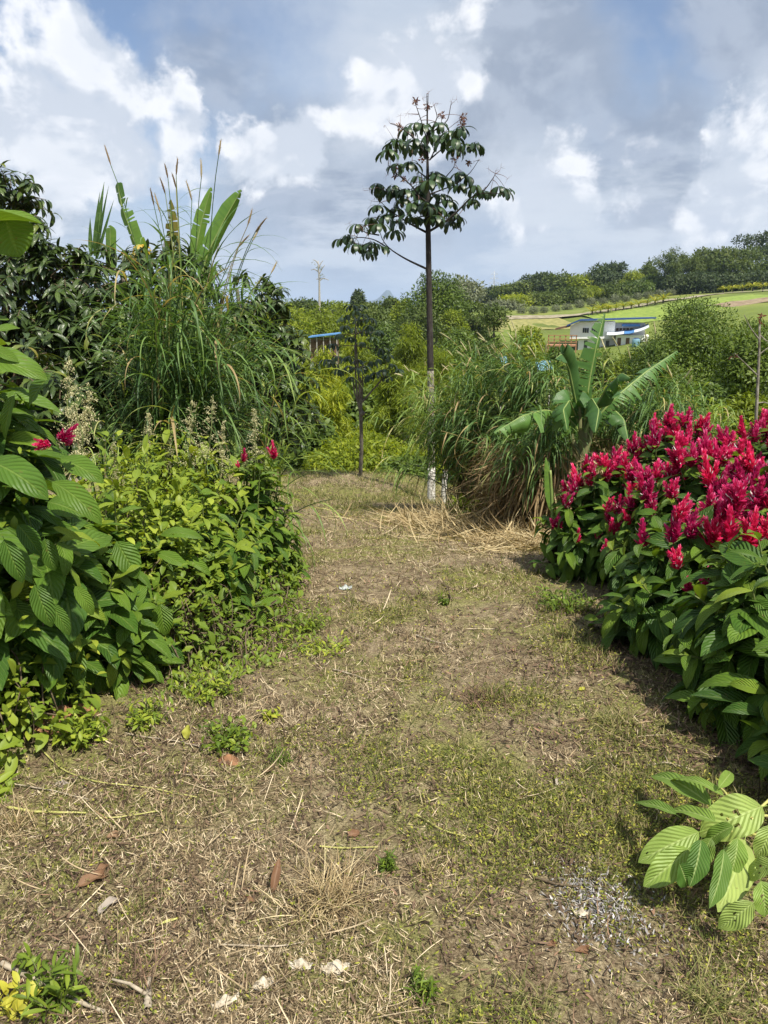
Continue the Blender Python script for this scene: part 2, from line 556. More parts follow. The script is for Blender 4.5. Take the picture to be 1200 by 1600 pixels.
def plain(name, c1, c2=None, scale=8., rough=.8, bump=.0, spec=.3, vs=(1, 1, 1), detail=5, coord='Object', lo=.35, hi=.65, metal=0):
    m, nt = newmat(name); L = nt.links.new
    bs = nd(nt, 'ShaderNodeBsdfPrincipled')
    tc = nd(nt, 'ShaderNodeTexCoord'); mp = nd(nt, 'ShaderNodeMapping'); mp.inputs['Scale'].default_value = vs
    L(tc.outputs[coord], mp.inputs[0])
    nz = nd(nt, 'ShaderNodeTexNoise'); nz.inputs['Scale'].default_value = scale; nz.inputs['Detail'].default_value = detail
    nz.inputs['Roughness'].default_value = .65
    L(mp.outputs[0], nz.inputs['Vector'])
    r = ramp(nt, [(lo, c1), (hi, c2 or c1)])
    L(nz.outputs['Fac'], r.inputs[0]); L(r.outputs[0], bs.inputs['Base Color'])
    bs.inputs['Roughness'].default_value = rough
    bs.inputs['Specular IOR Level'].default_value = spec
    bs.inputs['Metallic'].default_value = metal
    if bump:
        bp = nd(nt, 'ShaderNodeBump'); bp.inputs['Strength'].default_value = bump; bp.inputs['Distance'].default_value = .02
        L(nz.outputs['Fac'], bp.inputs['Height']); L(bp.outputs[0], bs.inputs['Normal'])
    out = nd(nt, 'ShaderNodeOutputMaterial'); L(bs.outputs[0], out.inputs[0])
    return m

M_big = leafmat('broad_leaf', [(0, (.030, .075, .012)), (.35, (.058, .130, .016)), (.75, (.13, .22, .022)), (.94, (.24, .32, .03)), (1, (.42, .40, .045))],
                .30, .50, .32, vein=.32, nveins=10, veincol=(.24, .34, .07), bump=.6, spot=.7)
M_fallen = leafmat('pale_broad_leaf', [(0, (.06, .14, .02)), (.5, (.22, .33, .06)), (1, (.38, .47, .13))],
                .3, .5, .35, vein=.42, nveins=11, veincol=(.52, .62, .24), bump=.45, spot=.6)
M_weed = leafmat('weed_leaf', [(0, (.07, .12, .015)), (.4, (.16, .23, .022)), (.8, (.33, .38, .04)), (1, (.50, .46, .06))], .35, .5, .3, vein=.25, nveins=6)
M_coffee = leafmat('dark_leaf', [(0, (.018, .034, .010)), (.5, (.036, .062, .015)), (.82, (.075, .115, .020)), (.96, (.17, .19, .03)), (1, (.22, .13, .03))],
                .18, .33, .5, vein=.2, nveins=8, bump=.3)
M_grass = leafmat('grass_blade', [(0, (.032, .075, .018)), (.5, (.075, .15, .036)), (.84, (.19, .29, .08)), (.92, (.42, .38, .14)), (1, (.36, .26, .13))], .35, .48, .3,
                vein=.4, nveins=.01, veincol=(.30, .42, .20))
M_grassp = leafmat('pale_grass_blade', [(0, (.09, .17, .03)), (.5, (.18, .28, .06)), (.84, (.33, .40, .11)), (.92, (.50, .46, .20)), (1, (.42, .32, .17))], .4, .45, .35,
                vein=.3, nveins=.01, veincol=(.40, .48, .22))
M_dead = leafmat('dead_blade', [(0, (.10, .065, .03)), (.4, (.24, .17, .09)), (.8, (.42, .33, .18)), (1, (.58, .49, .30))], .2, .7, .15)
M_banana = leafmat('banana_leaf', [(0, (.045, .11, .03)), (.5, (.085, .19, .04)), (1, (.17, .29, .05))], .35, .40, .4, spot=.5, vein=.22, nveins=46,
                veincol=(.22, .33, .09), bump=.25)
M_bananay = leafmat('yellowed_banana_leaf', [(0, (.30, .19, .03)), (.5, (.52, .36, .04)), (1, (.62, .46, .07))], .35, .5, .3, vein=.3, nveins=30, veincol=(.3, .2, .05))
M_bananab = leafmat('browning_banana_leaf', [(0, (.09, .09, .02)), (1, (.20, .17, .03))], .3, .5, .3, vein=.3, nveins=30, veincol=(.15, .08, .03))
M_palmate = leafmat('palmate_leaflet', [(0, (.012, .028, .012)), (.5, (.022, .048, .018)), (.9, (.045, .080, .025)), (1, (.13, .06, .035))], .15, .4, .45, vein=.2, nveins=7)
M_red = leafmat('crimson_bract', [(0, (.28, .003, .03)), (.4, (.50, .012, .085)), (.8, (.72, .040, .18)), (1, (.85, .18, .36))], .35, .45, .3, tint=(1.2, 1.0, 1.1), objvar=.32)
M_petal = leafmat('white_petal', [(0, (.7, .6, .6)), (1, (.85, .78, .76))], .3, .5, .3, tint=(1, 1, 1))
M_plume = leafmat('pale_plume', [(0, (.42, .40, .20)), (1, (.74, .68, .44))], .35, .7, .1, tint=(1, 1, .8))
M_bamboo = leafmat('yellow_green_foliage', [(0, (.07, .10, .010)), (.5, (.18, .235, .018)), (.85, (.34, .38, .028)), (1, (.46, .46, .035))], .42, .5, .25)
M_mid = leafmat('mid_green_foliage', [(0, (.036, .062, .010)), (.5, (.085, .135, .018)), (.9, (.17, .23, .028)), (1, (.30, .34, .045))], .32, .48, .3)
M_far = leafmat('hill_foliage', [(0, (.034, .055, .012)), (.5, (.075, .11, .020)), (1, (.16, .19, .035))], .28, .55, .25)
M_fard = leafmat('dark_hill_foliage', [(0, (.020, .036, .013)), (.5, (.044, .068, .020)), (1, (.09, .115, .03))], .22, .55, .25)
M_farg = leafmat('grey_green_foliage', [(0, (.08, .095, .055)), (.5, (.15, .17, .10)), (1, (.24, .25, .15))], .22, .6, .2)
M_palm = leafmat('yellow_palm_foliage', [(0, (.16, .20, .02)), (.6, (.27, .30, .035)), (1, (.46, .40, .06))], .35, .5, .25)
M_stem = plain('green_stem', (.08, .11, .03), (.16, .19, .06), 30, .6)
M_twig = plain('brown_twig', (.07, .05, .03), (.17, .13, .08), 30, .8, .3)
M_bark = plain('grey_bark', (.06, .05, .04), (.16, .14, .11), 22, .85, .6, vs=(1, 1, .35))
M_pole = plain('dark_trunk_bark', (.018, .014, .012), (.05, .042, .038), 25, .8, .5, vs=(1, 1, .3))
M_rib = plain('banana_rib', (.15, .22, .06), (.24, .30, .09), 10, .5)

# ------------------------------------------------------------------ ground
def ground_mat():
    m, nt = newmat('ground_surface'); L = nt.links.new
    tc = nd(nt, 'ShaderNodeTexCoord')
    def noise(s, d=6, r=.6, vs=(1, 1, 1), dist=0.):
        mp = nd(nt, 'ShaderNodeMapping'); mp.inputs['Scale'].default_value = vs
        L(tc.outputs['Object'], mp.inputs[0])
        n = nd(nt, 'ShaderNodeTexNoise'); n.inputs['Scale'].default_value = s; n.inputs['Detail'].default_value = d
        n.inputs['Roughness'].default_value = r; n.inputs['Distortion'].default_value = dist
        L(mp.outputs[0], n.inputs['Vector']); return n.outputs['Fac']
    def mr(a, lo, hi, o0=0, o1=1):
        q = nd(nt, 'ShaderNodeMapRange', interpolation_type='SMOOTHSTEP'); L(a, q.inputs[0])
        for i, z in ((1, lo), (2, hi), (3, o0), (4, o1)): q.inputs[i].default_value = z
        return q.outputs[0]
    def mix(f, a, b, bt='MIX'):
        q = nd(nt, 'ShaderNodeMix', data_type='RGBA', blend_type=bt)
        if isinstance(f, (int, float)): q.inputs[0].default_value = f
        else: L(f, q.inputs[0])
        for i, z in ((6, a), (7, b)):
            if isinstance(z, tuple): q.inputs[i].default_value = z + (1,)
            else: L(z, q.inputs[i])
        return q.outputs[2]
    fine = noise(120, 10, .78); med = noise(9, 7, .65, dist=.5); big = noise(1.1, 5, .55)
    soil = ramp(nt, [(.36, (.05, .033, .02)), (.48, (.13, .095, .055)), (.58, (.26, .20, .125)), (.68, (.45, .37, .25))])
    L(fine, soil.inputs[0])
    straw = ramp(nt, [(.36, (.10, .075, .045)), (.5, (.26, .205, .125)), (.64, (.52, .43, .28))])
    L(fine, straw.inputs[0])
    moss = ramp(nt, [(.36, (.05, .045, .018)), (.5, (.16, .165, .045)), (.64, (.38, .37, .12))])
    L(fine, moss.inputs[0])
    c = mix(mr(med, .42, .6), soil.outputs[0], straw.outputs[0])
    c = mix(math_mul(nt, mr(big, .44, .60), mr(med, .35, .55)), c, moss.outputs[0])
    # meadow beyond the crest
    far = noise(.05, 5, .6); far2 = noise(1.2, 6, .6)
    mead = ramp(nt, [(.35, (.07, .10, .022)), (.5, (.12, .165, .03)), (.66, (.21, .22, .06))])
    L(far, mead.inputs[0])
    mc = mix(.35, mead.outputs[0], mix(far2, (.06, .09, .02), (.26, .28, .07)))
    sx = nd(nt, 'ShaderNodeSeparateXYZ'); L(tc.outputs['Object'], sx.inputs[0])
    c = mix(mr(sx.outputs[1], 13.2, 15.5), c, mc)
    crumb = noise(34, 6, .7)
    c = mix(mr(crumb, .52, .64, 0, .38), c, (.035, .024, .016))
    bs = nd(nt, 'ShaderNodeBsdfPrincipled'); L(c, bs.inputs['Base Color'])
    bs.inputs['Roughness'].default_value = .95; bs.inputs['Specular IOR Level'].default_value = .15
    bp = nd(nt, 'ShaderNodeBump'); bp.inputs['Strength'].default_value = .8; bp.inputs['Distance'].default_value = .012
    L(fine, bp.inputs['Height'])
    b2 = nd(nt, 'ShaderNodeBump'); b2.inputs['Strength'].default_value = .5; b2.inputs['Distance'].default_value = .05
    L(med, b2.inputs['Height']); L(bp.outputs[0], b2.inputs['Normal'])
    L(b2.outputs[0], bs.inputs['Normal'])
    out = nd(nt, 'ShaderNodeOutputMaterial'); L(bs.outputs[0], out.inputs[0])
    return m

def math_mul(nt, a, b):
    q = nd(nt, 'ShaderNodeMath', operation='MULTIPLY')
    nt.links.new(a, q.inputs[0]); nt.links.new(b, q.inputs[1]); return q.outputs[0]

M_ground = ground_mat()

def grid_mesh(g, X, Y, zf, dz=0.):
    xx, yy = np.meshgrid(X, Y)
    zz = zf(xx, yy) + dz
    n, m = xx.shape
    i, j = np.meshgrid(np.arange(n - 1), np.arange(m - 1), indexing='ij')
    q = np.stack([i * m + j, i * m + j + 1, (i + 1) * m + j + 1, (i + 1) * m + j], -1).reshape(-1, 4)
    g.add(np.stack([xx, yy, zz], -1), q)

gx = np.concatenate([-np.geomspace(8.3, 6000, 70)[::-1], np.arange(-8, 8.01, .09), np.geomspace(8.3, 6000, 70)])
gy = np.concatenate([np.linspace(-60, -2, 15), np.arange(-1.6, 17, .09), np.geomspace(17.2, 8000, 130)])
g = Geo(); grid_mesh(g, gx, gy, gz)
tag(obj('ground', g, M_ground), kind='structure')

def gpt(px, py, y0=1., y1=14.):
    """point where the line of sight through a spot of the photograph meets the near ground"""
    Ys = np.linspace(y0, y1, 900)
    x = (px - 600) / F; u = (800 - py) / F
    d = A(x, math.cos(PITCH) + u * math.sin(PITCH), -math.sin(PITCH) + u * math.cos(PITCH))
    pts = A(0, 0, CAMZ) + d[None] * (Ys / d[1])[:, None]
    h = pts[:, 2] - gz(pts[:, 0], pts[:, 1])
    k = np.argmax(h <= 0) if (h <= 0).any() else len(Ys) - 1
    return A(pts[k, 0], pts[k, 1], float(gz(pts[k, 0], pts[k, 1])))

# ---- loose cover on the path: clippings, clover, tufts
M_straw = leafmat('straw', [(0, (.08, .055, .032)), (.3, (.20, .145, .085)), (.7, (.42, .325, .20)), (1, (.68, .57, .40))], .1, .75, .15)
M_clover = leafmat('clover', [(0, (.09, .11, .02)), (.5, (.20, .235, .035)), (.85, (.37, .37, .06)), (1, (.48, .42, .10))], .3, .6, .2)
M_turf = leafmat('turf', [(0, (.06, .08, .02)), (.5, (.14, .155, .045)), (.75, (.26, .24, .09)), (1, (.42, .35, .19))], .25, .6, .2)
M_litter = leafmat('leaf_litter', [(0, (.035, .024, .016)), (.5, (.09, .06, .04)), (.9, (.18, .12, .08)), (1, (.28, .17, .11))], .05, .8, .15)

def scatter_pts(n, x0, x1, y0, y1, dens):
    """rejection sampled points, closer together near the viewer's end of the path"""
    out = []
    k = 0
    while k < n:
        y = y0 * (y1 / y0) ** R.random(n)
        lim = np.minimum(x1 * np.ones(n), 0.62 * y + .5)
        x = (R.random(n) * 2 - 1) * lim
        x = np.clip(x, x0, x1)
        keep = R.random(n) < dens(x, y)
        p = np.stack([x[keep], y[keep]], 1); out.append(p); k += len(p)
    p = np.concatenate(out)[:n]
    return np.column_stack([p, gz(p[:, 0], p[:, 1])])

def bump2(x, y, spots):
    t = 0
    for px, py, r, a in spots:
        c = gpt(px, py)
        t = t + a * np.exp(-(((x - c[0]) ** 2 + ((y - c[1]) * .7) ** 2) / (r * r)))
    return t

GREEN = [(850, 1180, .5, .9), (900, 1290, .35, .9), (1000, 1500, .4, 1.2), (760, 1400, .25, .6), (620, 1130, .3, .7), (560, 940, .6, .8),
         (880, 1000, .5, .7), (650, 1330, .2, .5), (330, 1000, .5, .6), (400, 1090, .3, .8), (1100, 1560, .4, 1.), (760, 1240, .3, .7), (560, 770, 1.2, .8), (200, 1500, .12, .5)]
TAN = [(300, 1350, .5, 1.), (150, 1450, .35, .9), (520, 1430, .25, 1.), (700, 1120, .4, .6), (520, 1230, .3, .4), (760, 830, 1.2, 1.2), (550, 1000, .4, .5), (480, 1560, .3, .6), (250, 1200, .3, .8)]
DARK = [(1000, 1050, .5, 1.), (950, 960, .4, .7), (430, 1320, .15, .4), (1090, 1200, .3, 1.), (600, 1230, .25, .5), (130, 1380, .15, .5), (300, 1120, .4, .5)]
def d_green(x, y): return np.clip((vnoise(x + 9, y + 3, 2.3, 5) - .5) * 3.4 - .02 + bump2(x, y, GREEN) * .36 - bump2(x, y, TAN) * .22, .07, 1)
def d_tan(x, y): return np.clip((vnoise(x + 29, y + 13, 2.7, 5) - .5) * 2.6 + .38 + bump2(x, y, TAN) * .35 - bump2(x, y, GREEN) * .12 - bump2(x, y, DARK) * .4, .05, 1)
def d_dark(x, y): return np.clip(vnoise(x + 2, y + 73, 3.1) * 1.2 - .45 + bump2(x, y, DARK) * .6, .05, 1)

def flat_bits(g, n, dens, L0, L1, W0, W1, lift, kap, prof, nu, nv, y0=1.25, y1=14.5, up=.12, scale_far=1.0):
    p = scatter_pts(n, -4.5, 4.5, y0, y1, dens)
    k = (p[:, 1] / 2.2) ** .36 * scale_far
    a = R.random(n) * 2 * PI
    d = np.stack([np.cos(a), np.sin(a), R.normal(0, up, n)], 1)
    nr = np.stack([R.normal(0, .4, n), R.normal(0, .4, n), np.ones(n)], 1)
    p[:, 2] += R.random(n) * lift
    leaves(g, p, d, nr, R.uniform(L0, L1, n) * k, R.uniform(W0, W1, n) * k, R.normal(0, kap, n), .15, prof, nu, nv)

g = Geo()
flat_bits(g, 125000, d_tan, .014, .055, .0012, .0030, .012, 2.4, prof_flat, 4, 1, up=.2)
flat_bits(g, 1500, d_tan, .07, .2, .0018, .004, .03, .9, prof_flat, 6, 1, up=.08)
tag(obj('dry_grass_clippings', g, M_straw), 'tan dry grass clippings strewn over the footpath', 'dry grass', kind='stuff')
g = Geo()
flat_bits(g, 17000, d_dark, .012, .045, .006, .016, .010, .8, prof_long, 3, 1)
flat_bits(g, 13000, d_dark, .03, .09, .002, .005, .015, 1., prof_flat, 3, 1)
tag(obj('leaf_litter', g, M_litter), 'dark brown crumbled leaf litter on the soil', 'leaf litter', kind='stuff')
g = Geo()
flat_bits(g, 60000, d_green, .008, .018, .007, .014, .022, .6, prof_obov, 2, 1, up=.35)
tag(obj('clover_cover', g, M_clover), 'tiny yellow green clover leaves creeping over the path', 'ground cover', kind='stuff')
g = Geo()
n = 27000
p = scatter_pts(n, -4.5, 4.5, 1.25, 14.8, lambda x, y: np.clip(d_green(x, y) + np.clip((y - 9) / 6, 0, .5), 0, 1))
p = np.repeat(p, 3, 0); n = len(p)
p[:, :2] += R.normal(0, .012, (n, 2))
k = (p[:, 1] / 2.2) ** .45
d = rdir(n, 1.6); d[:, 2] = np.abs(d[:, 2])
leaves(g, p, d, rdir(n, .5), R.uniform(.02, .065, n) * k, R.uniform(.002, .0042, n) * k, R.uniform(.3, 1.6, n), .1, prof_blade, 3, 1)
tag(obj('short_turf', g, M_turf), 'short olive grass growing through the path surface', 'grass', kind='stuff')

# ------------------------------------------------------------------ broad-leaved flowering shrubs
def make_spikes():
    """flower heads: whorls of pointed crimson bracts with a few white petals"""
    out = []
    for v in range(5):
        g = Geo()
        axes = [(A(0, 0, 0), A(0, 0, 1), .155 if v < 3 else .11, 1.2)]
        if v < 4:
            for k in range(3 + v % 2):
                a = k * 2.2 + v
                axes.append((A(0, 0, .005 + .010 * k), unit(A(math.cos(a) * .5, math.sin(a) * .5, 1)), .075 + .02 * (k % 2), 1.0))
        for b, ax, Ln, s in axes:
            nw = int(Ln / .0115)
            t = np.linspace(.02, 1, nw)
            per = 5
            tt = np.repeat(t, per); n = len(tt)
            ang = np.tile(np.arange(per) * 2 * PI / per, nw) + np.repeat(np.arange(nw) * .75, per) + R.normal(0, .2, n)
            s1 = unit(np.cross(ax, A(.3, 1, .1))); s2 = np.cross(ax, s1)
            rad = s1 * np.cos(ang)[:, None] + s2 * np.sin(ang)[:, None]
            size = (1 - .5 * tt) * s
            d = rad * (.75 - .45 * tt[:, None]) + ax * 1.0 + R.normal(0, .12, (n, 3))
            leaves(g, b + ax * (tt * Ln)[:, None], d, rad, .046 * size * R.uniform(.8, 1.2, n), .026 * size, R.uniform(-.6, .3, n), .35, prof_bract, 4, 2,
                   rnd=np.clip(.25 + .55 * tt + R.normal(0, .16, n), 0, 1))
            m = max(3, nw // 2); k = R.random(m)
            a2 = R.random(m) * 6.28
            rr = s1 * np.cos(a2)[:, None] + s2 * np.sin(a2)[:, None]
            leaves(g, b + ax * (k * Ln * .8)[:, None] + rr * .012, rr + ax * .5, rr, .028 * s, .006, R.uniform(.5, 2, m), .2, prof_bract, 4, 1, mi=1)
            tubes(g, np.stack([b, b + ax * Ln * .9]), [[.003, .0015]], 4, rnd=.1, cap=False)
        out.append(g.mesh('flower_spike', [M_red, M_petal]))
    return out
SPIKES = make_spikes()
_spk = [0]

def spike(parent, pos, size=1., tilt=.25):
    me = SPIKES[_spk[0] % len(SPIKES)]; _spk[0] += 1
    o = bpy.data.objects.new('flower_spike', me)
    COL.objects.link(o)
    o.parent = parent
    o.location = Vector(pos) - parent.location
    o.rotation_euler = (R.normal(0, tilt), R.normal(0, tilt), R.random() * 6.28)
    s = size * R.uniform(.8, 1.35)
    o.scale = (s, s, s * R.uniform(.9, 1.1))
    return o

def broad_shrub(label, c, r, h, nst, L0, L1, nflow=0, fz=.55, cat='flowering shrub', low=.05, wr=.46, mat=None, group=None, seed=0,
                side=None, pairs=8, fsize=1., bend=.25, bright=0., name='flowering_shrub'):
    z0 = float(gz(c[0], c[1]))
    t = thing(name, (c[0], c[1], z0), label, cat, group)
    # tips on a dome
    th = R.random(nst) * 2 * PI
    u = low + (1 - low) * R.random(nst) ** .8
    q = np.sqrt(np.maximum(1 - u ** 2.2, 0.0)); q = np.where(R.random(nst) < .3, q * R.uniform(.2, 1, nst), q)
    rr = r * q * R.uniform(.86, 1.12, nst)
    tips = np.stack([c[0] + rr * np.cos(th), c[1] + rr * np.sin(th), z0 + h * u * R.uniform(.9, 1.07, nst)], 1)
    tips[:, 2] = np.maximum(tips[:, 2], gz(tips[:, 0], tips[:, 1]) + .10)
    b = np.stack([c[0] + rr * .35 * np.cos(th) + R.normal(0, .04, nst), c[1] + rr * .35 * np.sin(th) + R.normal(0, .04, nst), np.full(nst, z0)], 1)
    b[:, 2] = gz(b[:, 0], b[:, 1]) - .02
    mid = b * .55 + tips * .45; mid[:, 2] = b[:, 2] + (tips[:, 2] - b[:, 2]) * R.uniform(.6, .9, nst)
    ST = 12
    cur = bez(b, mid, tips, ST)
    g = Geo()
    tubes(g, cur, np.linspace(.008, .0035, ST)[None], 4, cap=False)
    obj('stems', g, [M_stem], t)
    # opposite pairs of leaves, turned a quarter at every node
    g = Geo()
    ts = np.linspace(.22, 1, pairs)
    Bs = []; Ds = []; Ns = []; Ls = []; Rn = []
    tan = unit(np.gradient(cur, axis=1))
    for k, tt in enumerate(ts):
        f = tt * (ST - 1); i = min(int(f), ST - 2); w = f - i
        p = cur[:, i] * (1 - w) + cur[:, i + 1] * w
        ax = tan[:, i]
        e1 = unit(np.cross(ax, A(.2, .9, .15))); e2 = np.cross(ax, e1)
        ph = (k % 2) * PI / 2 + th * 3.1
        for sgn in (1, -1):
            rad = (e1 * np.cos(ph)[:, None] + e2 * np.sin(ph)[:, None]) * sgn
            rad = unit(rad + R.normal(0, .25, rad.shape))
            out = unit(np.stack([np.cos(th), np.sin(th), np.zeros(nst)], 1))
            d = unit(rad * .9 + ax * (.25 + .45 * (tt > .9)) + out * .35 + A(0, 0, .10) - A(0, 0, 1) * (1 - u)[:, None] * .35)
            keep = R.random(nst) < (.92 if tt > .4 else .6)
            Bs.append(p[keep]); Ds.append(d[keep]); Ns.append((A(0, 0, 1) + out * .45 + R.normal(0, .22, out.shape))[keep])
            big = (1.1 - .55 * max(0, tt - .75) / .25)
            Ls.append(R.uniform(L0, L1, keep.sum()) * big)
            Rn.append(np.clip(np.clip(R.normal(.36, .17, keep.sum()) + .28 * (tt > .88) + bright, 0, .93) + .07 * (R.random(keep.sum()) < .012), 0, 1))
    Bs, Ds, Ns, Ls, Rn = (np.concatenate(q) for q in (Bs, Ds, Ns, Ls, Rn))
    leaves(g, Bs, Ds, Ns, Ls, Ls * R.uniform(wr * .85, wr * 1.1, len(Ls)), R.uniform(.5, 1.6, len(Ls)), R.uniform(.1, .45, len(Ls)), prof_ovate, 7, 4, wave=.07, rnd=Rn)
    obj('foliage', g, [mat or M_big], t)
    if nflow:
        order = np.argsort(-(tips[:, 2] + R.normal(0, .12 * h, nst)) + (0 if side is None else np.where((tips[:, 0] - c[0]) * side[0] + (tips[:, 1] - c[1]) * side[1] > 0, 0, .25)))
        for k in order[:nflow]:
            tip = tips[k]
            spike(t, tip - A(0, 0, .02), fsize)
    return t

GRP = 'crimson flowering shrubs along the right of the path'
broad_shrub('crimson flowering shrub at the far end of the right hedge, touching the young banana stalk', (1.60, 5.3), .46, 0.76, 90, .14, .22, 50, group=GRP, fsize=.85)
broad_shrub('tall crimson flowering shrub behind the hedge in front of the banana plant', (2.2, 5.75), .55, 1.04, 80, .14, .22, 58, group=GRP, fsize=.95)
broad_shrub('crimson flowering shrub thick with flower heads at the back right, before the grey bare sapling', (2.95, 5.6), .60, 1.04, 90, .14, .22, 70, group=GRP, fsize=.95)
broad_shrub('crimson flowering shrub in the middle of the hedge with the densest mass of flower heads', (2.0, 4.55), .56, .93, 105, .16, .26, 66, group=GRP, side=(0, 1))
broad_shrub('crimson flowering shrub with tall flower heads against the right edge of the picture', (2.30, 3.85), .55, .98, 95, .16, .27, 48, group=GRP, side=(0, 1), fsize=1.1)
broad_shrub('leafy shrub bulging over the path with one hanging chain of crimson flowers', (1.68, 3.75), .47, .71, 90, .17, .28, 12, group=GRP)
broad_shrub('large leaved shrub with hardly any flowers, nearest in the right hedge', (1.78, 3.0), .50, .73, 90, .18, .30, 0, group=GRP)
broad_shrub('low dark leafy shrub at the right edge above the cut branch of pale leaves', (1.75, 2.32), .42, .62, 70, .16, .25, 0, group=GRP)

te = [o for o in COL.objects if o.get('label', '').startswith('crimson flowering shrub with tall flower heads')][0]
for px, py, s_, Y_ in ((1140, 850, 1.1, 3.45), (1168, 860, 1.25, 3.4), (1192, 850, 1.1, 3.4), (1182, 800, 1.1, 3.5), (1152, 800, 1.1, 3.5), (1198, 795, 1.1, 3.45), (1128, 815, .9, 3.55)):
    spike(te, P(px, py, Y_), s_, .12)
tg = [o for o in COL.objects if o.get('label', '').startswith('leafy shrub bulging')][0]
for px, py, s_ in ((1056, 815, .7), (1052, 850, .8), (1060, 890, .8), (1075, 925, .85), (1095, 940, .8), (1112, 962, .75), (945, 868, .6), (1050, 780, .8)):
    spike(tg, P(px, py, 3.35 if px > 1000 else 4.6), s_, .2)
GRL = 'large leaved shrubs of the left hedge'
tl = broad_shrub('tall shrub with very large quilted leaves at the left edge, one dark crimson flower head', (-1.78, 2.95), .50, 1.62, 85, .24, .38, 0, group=GRL, wr=.5, bright=.02, name='large_leaved_shrub', cat='shrub')
broad_shrub('low large leaved shrub over the orange soil at the foot of the left hedge', (-1.5, 3.3), .44, .80, 70, .15, .26, 0, group=GRL, wr=.46, bright=.12, name='large_leaved_shrub', cat='shrub')
tf = broad_shrub('upright shrub with three slim red flower heads at the far end of the left hedge', (-.88, 4.9), .30, .98, 60, .12, .19, 0, group=GRL, wr=.38, bright=.16)
for px, py, s in ((380, 712, .55), (428, 708, .8), (372, 722, .35)):
    spike(tf, P(px, py + 10, 4.7), s, .06)
for px, py, s in ((92, 690, .42), (80, 695, .36), (104, 694, .42)):
    spike(tl, P(px, py, 2.6), s, 1.2)
broad_shrub('leafy shrub half buried in scrambling weeds in the middle of the left hedge', (-1.12, 4.15), .50, .84, 48, .13, .22, 0, group=GRL, wr=.45, bright=.22, name='large_leaved_shrub', cat='shrub')

broad_shrub('leafy shrub between the large leaved shrub and the weed heap in the left hedge', (-1.28, 3.62), .44, .80, 28, .13, .23, 0, group=GRL, wr=.44, bright=.2, name='large_leaved_shrub', cat='shrub')

def placed(g, b, t, Y, w, kap=.5, nor=(0, -.5, 1), rnd=.5, dY=0., fold=.2, holes=None, nu=14, nv=8, wave=.07, prof=prof_ovate, mi=0):
    p0 = P(b[0], b[1], Y); p1 = P(t[0], t[1], Y + dY)
    d = p1 - p0; Ln = np.linalg.norm(d)
    n = A(*nor); n = unit(n - unit(d) * np.dot(unit(d), n))
    k = kap
    # start steeper so that the droop ends at the wanted tip
    d0 = unit(d) * math.cos(k / 2) + n * math.sin(k / 2)
    n0 = n * math.cos(k / 2) - unit(d) * math.sin(k / 2)
    leaves(g, p0, d0, n0, Ln * (k / 2) / math.sin(k / 2), 1.18 * w / F * Y, k, fold, prof, nu, nv, wave=wave, rnd=rnd, holes=holes, mi=mi)

# big leaves of the left shrub, each where it hangs
g = Geo()
def PL(x, y): return (x / 2.4, 550 + y / 2.4)
for b, t, Y, w, k, r_ in [((-120, 20), (178, 105), 2.5, 62, .7, .62), ((200, 80), (110, 205), 2.55, 50, .5, .45), ((-60, 400), (182, 555), 2.4, 62, .8, .42),
        ((180, 478), (382, 648), 2.5, 44, .9, .55), ((170, 560), (318, 618), 2.6, 50, .6, .48), ((215, 395), (388, 492), 2.7, 44, .6, .55), ((190, 655), (312, 712), 2.6, 14, .6, .9),
        ((60, 640), (155, 765), 2.55, 32, .6, .34), ((10, 690), (85, 865), 2.45, 34, .6, .38), ((165, 690), (205, 820), 2.6, 30, .6, .4), ((125, 860), (195, 1032), 2.5, 36, .5, .42),
        ((185, 935), (262, 1062), 2.6, 26, .5, .45), ((275, 870), (350, 988), 2.6, 24, .8, .66), ((590, 690), (765, 702), 3.6, 26, 1.0, .6), ((580, 752), (706, 810), 3.5, 26, .6, .62),
        ((845, 655), (850, 772), 4.2, 32, .5, .5), ((600, 935), (622, 1062), 3.3, 36, .4, .62), ((600, 930), (700, 900), 3.3, 14, .6, .9), ((230, 1195), (228, 1308), 2.75, 26, .3, .66),
        ((240, 1130), (345, 1082), 2.8, 22, .5, .6), ((430, 700), (515, 850), 3.2, 44, .4, .5), ((590, 860), (588, 910), 3.4, 12, .3, .95), ((60, 150), (20, 330), 2.6, 30, .5, .5),
        ((-40, -120), (35, -120), 2.6, 16, .5, .7), ((-70, -60), (75, -88), 2.55, 26, .6, .66), ((-70, -20), (72, 40), 2.5, 28, .5, .62)]:
    placed(g, PL(*b), PL(*t), Y, w, k, rnd=r_)
# the lone large leaf high at the edge, folded over
placed(g, (-90, 385), (66, 350), 2.5, 70, .9, rnd=.7, nor=(0, -.2, 1), fold=.5)
placed(g, (8, 338), (30, 402), 2.52, 84, .3, rnd=.62, nor=(0, -1, .2), fold=.3)
o = obj('big_leaves', g, [M_big], tl)
g = Geo()
tubes(g, smoothline([A(-1.95, 2.8, gz(-1.95, 2.8)), P(-90, 800, 2.6), P(-80, 372, 2.5)]), .008, 5)
obj('stem', g, [M_stem], tl)

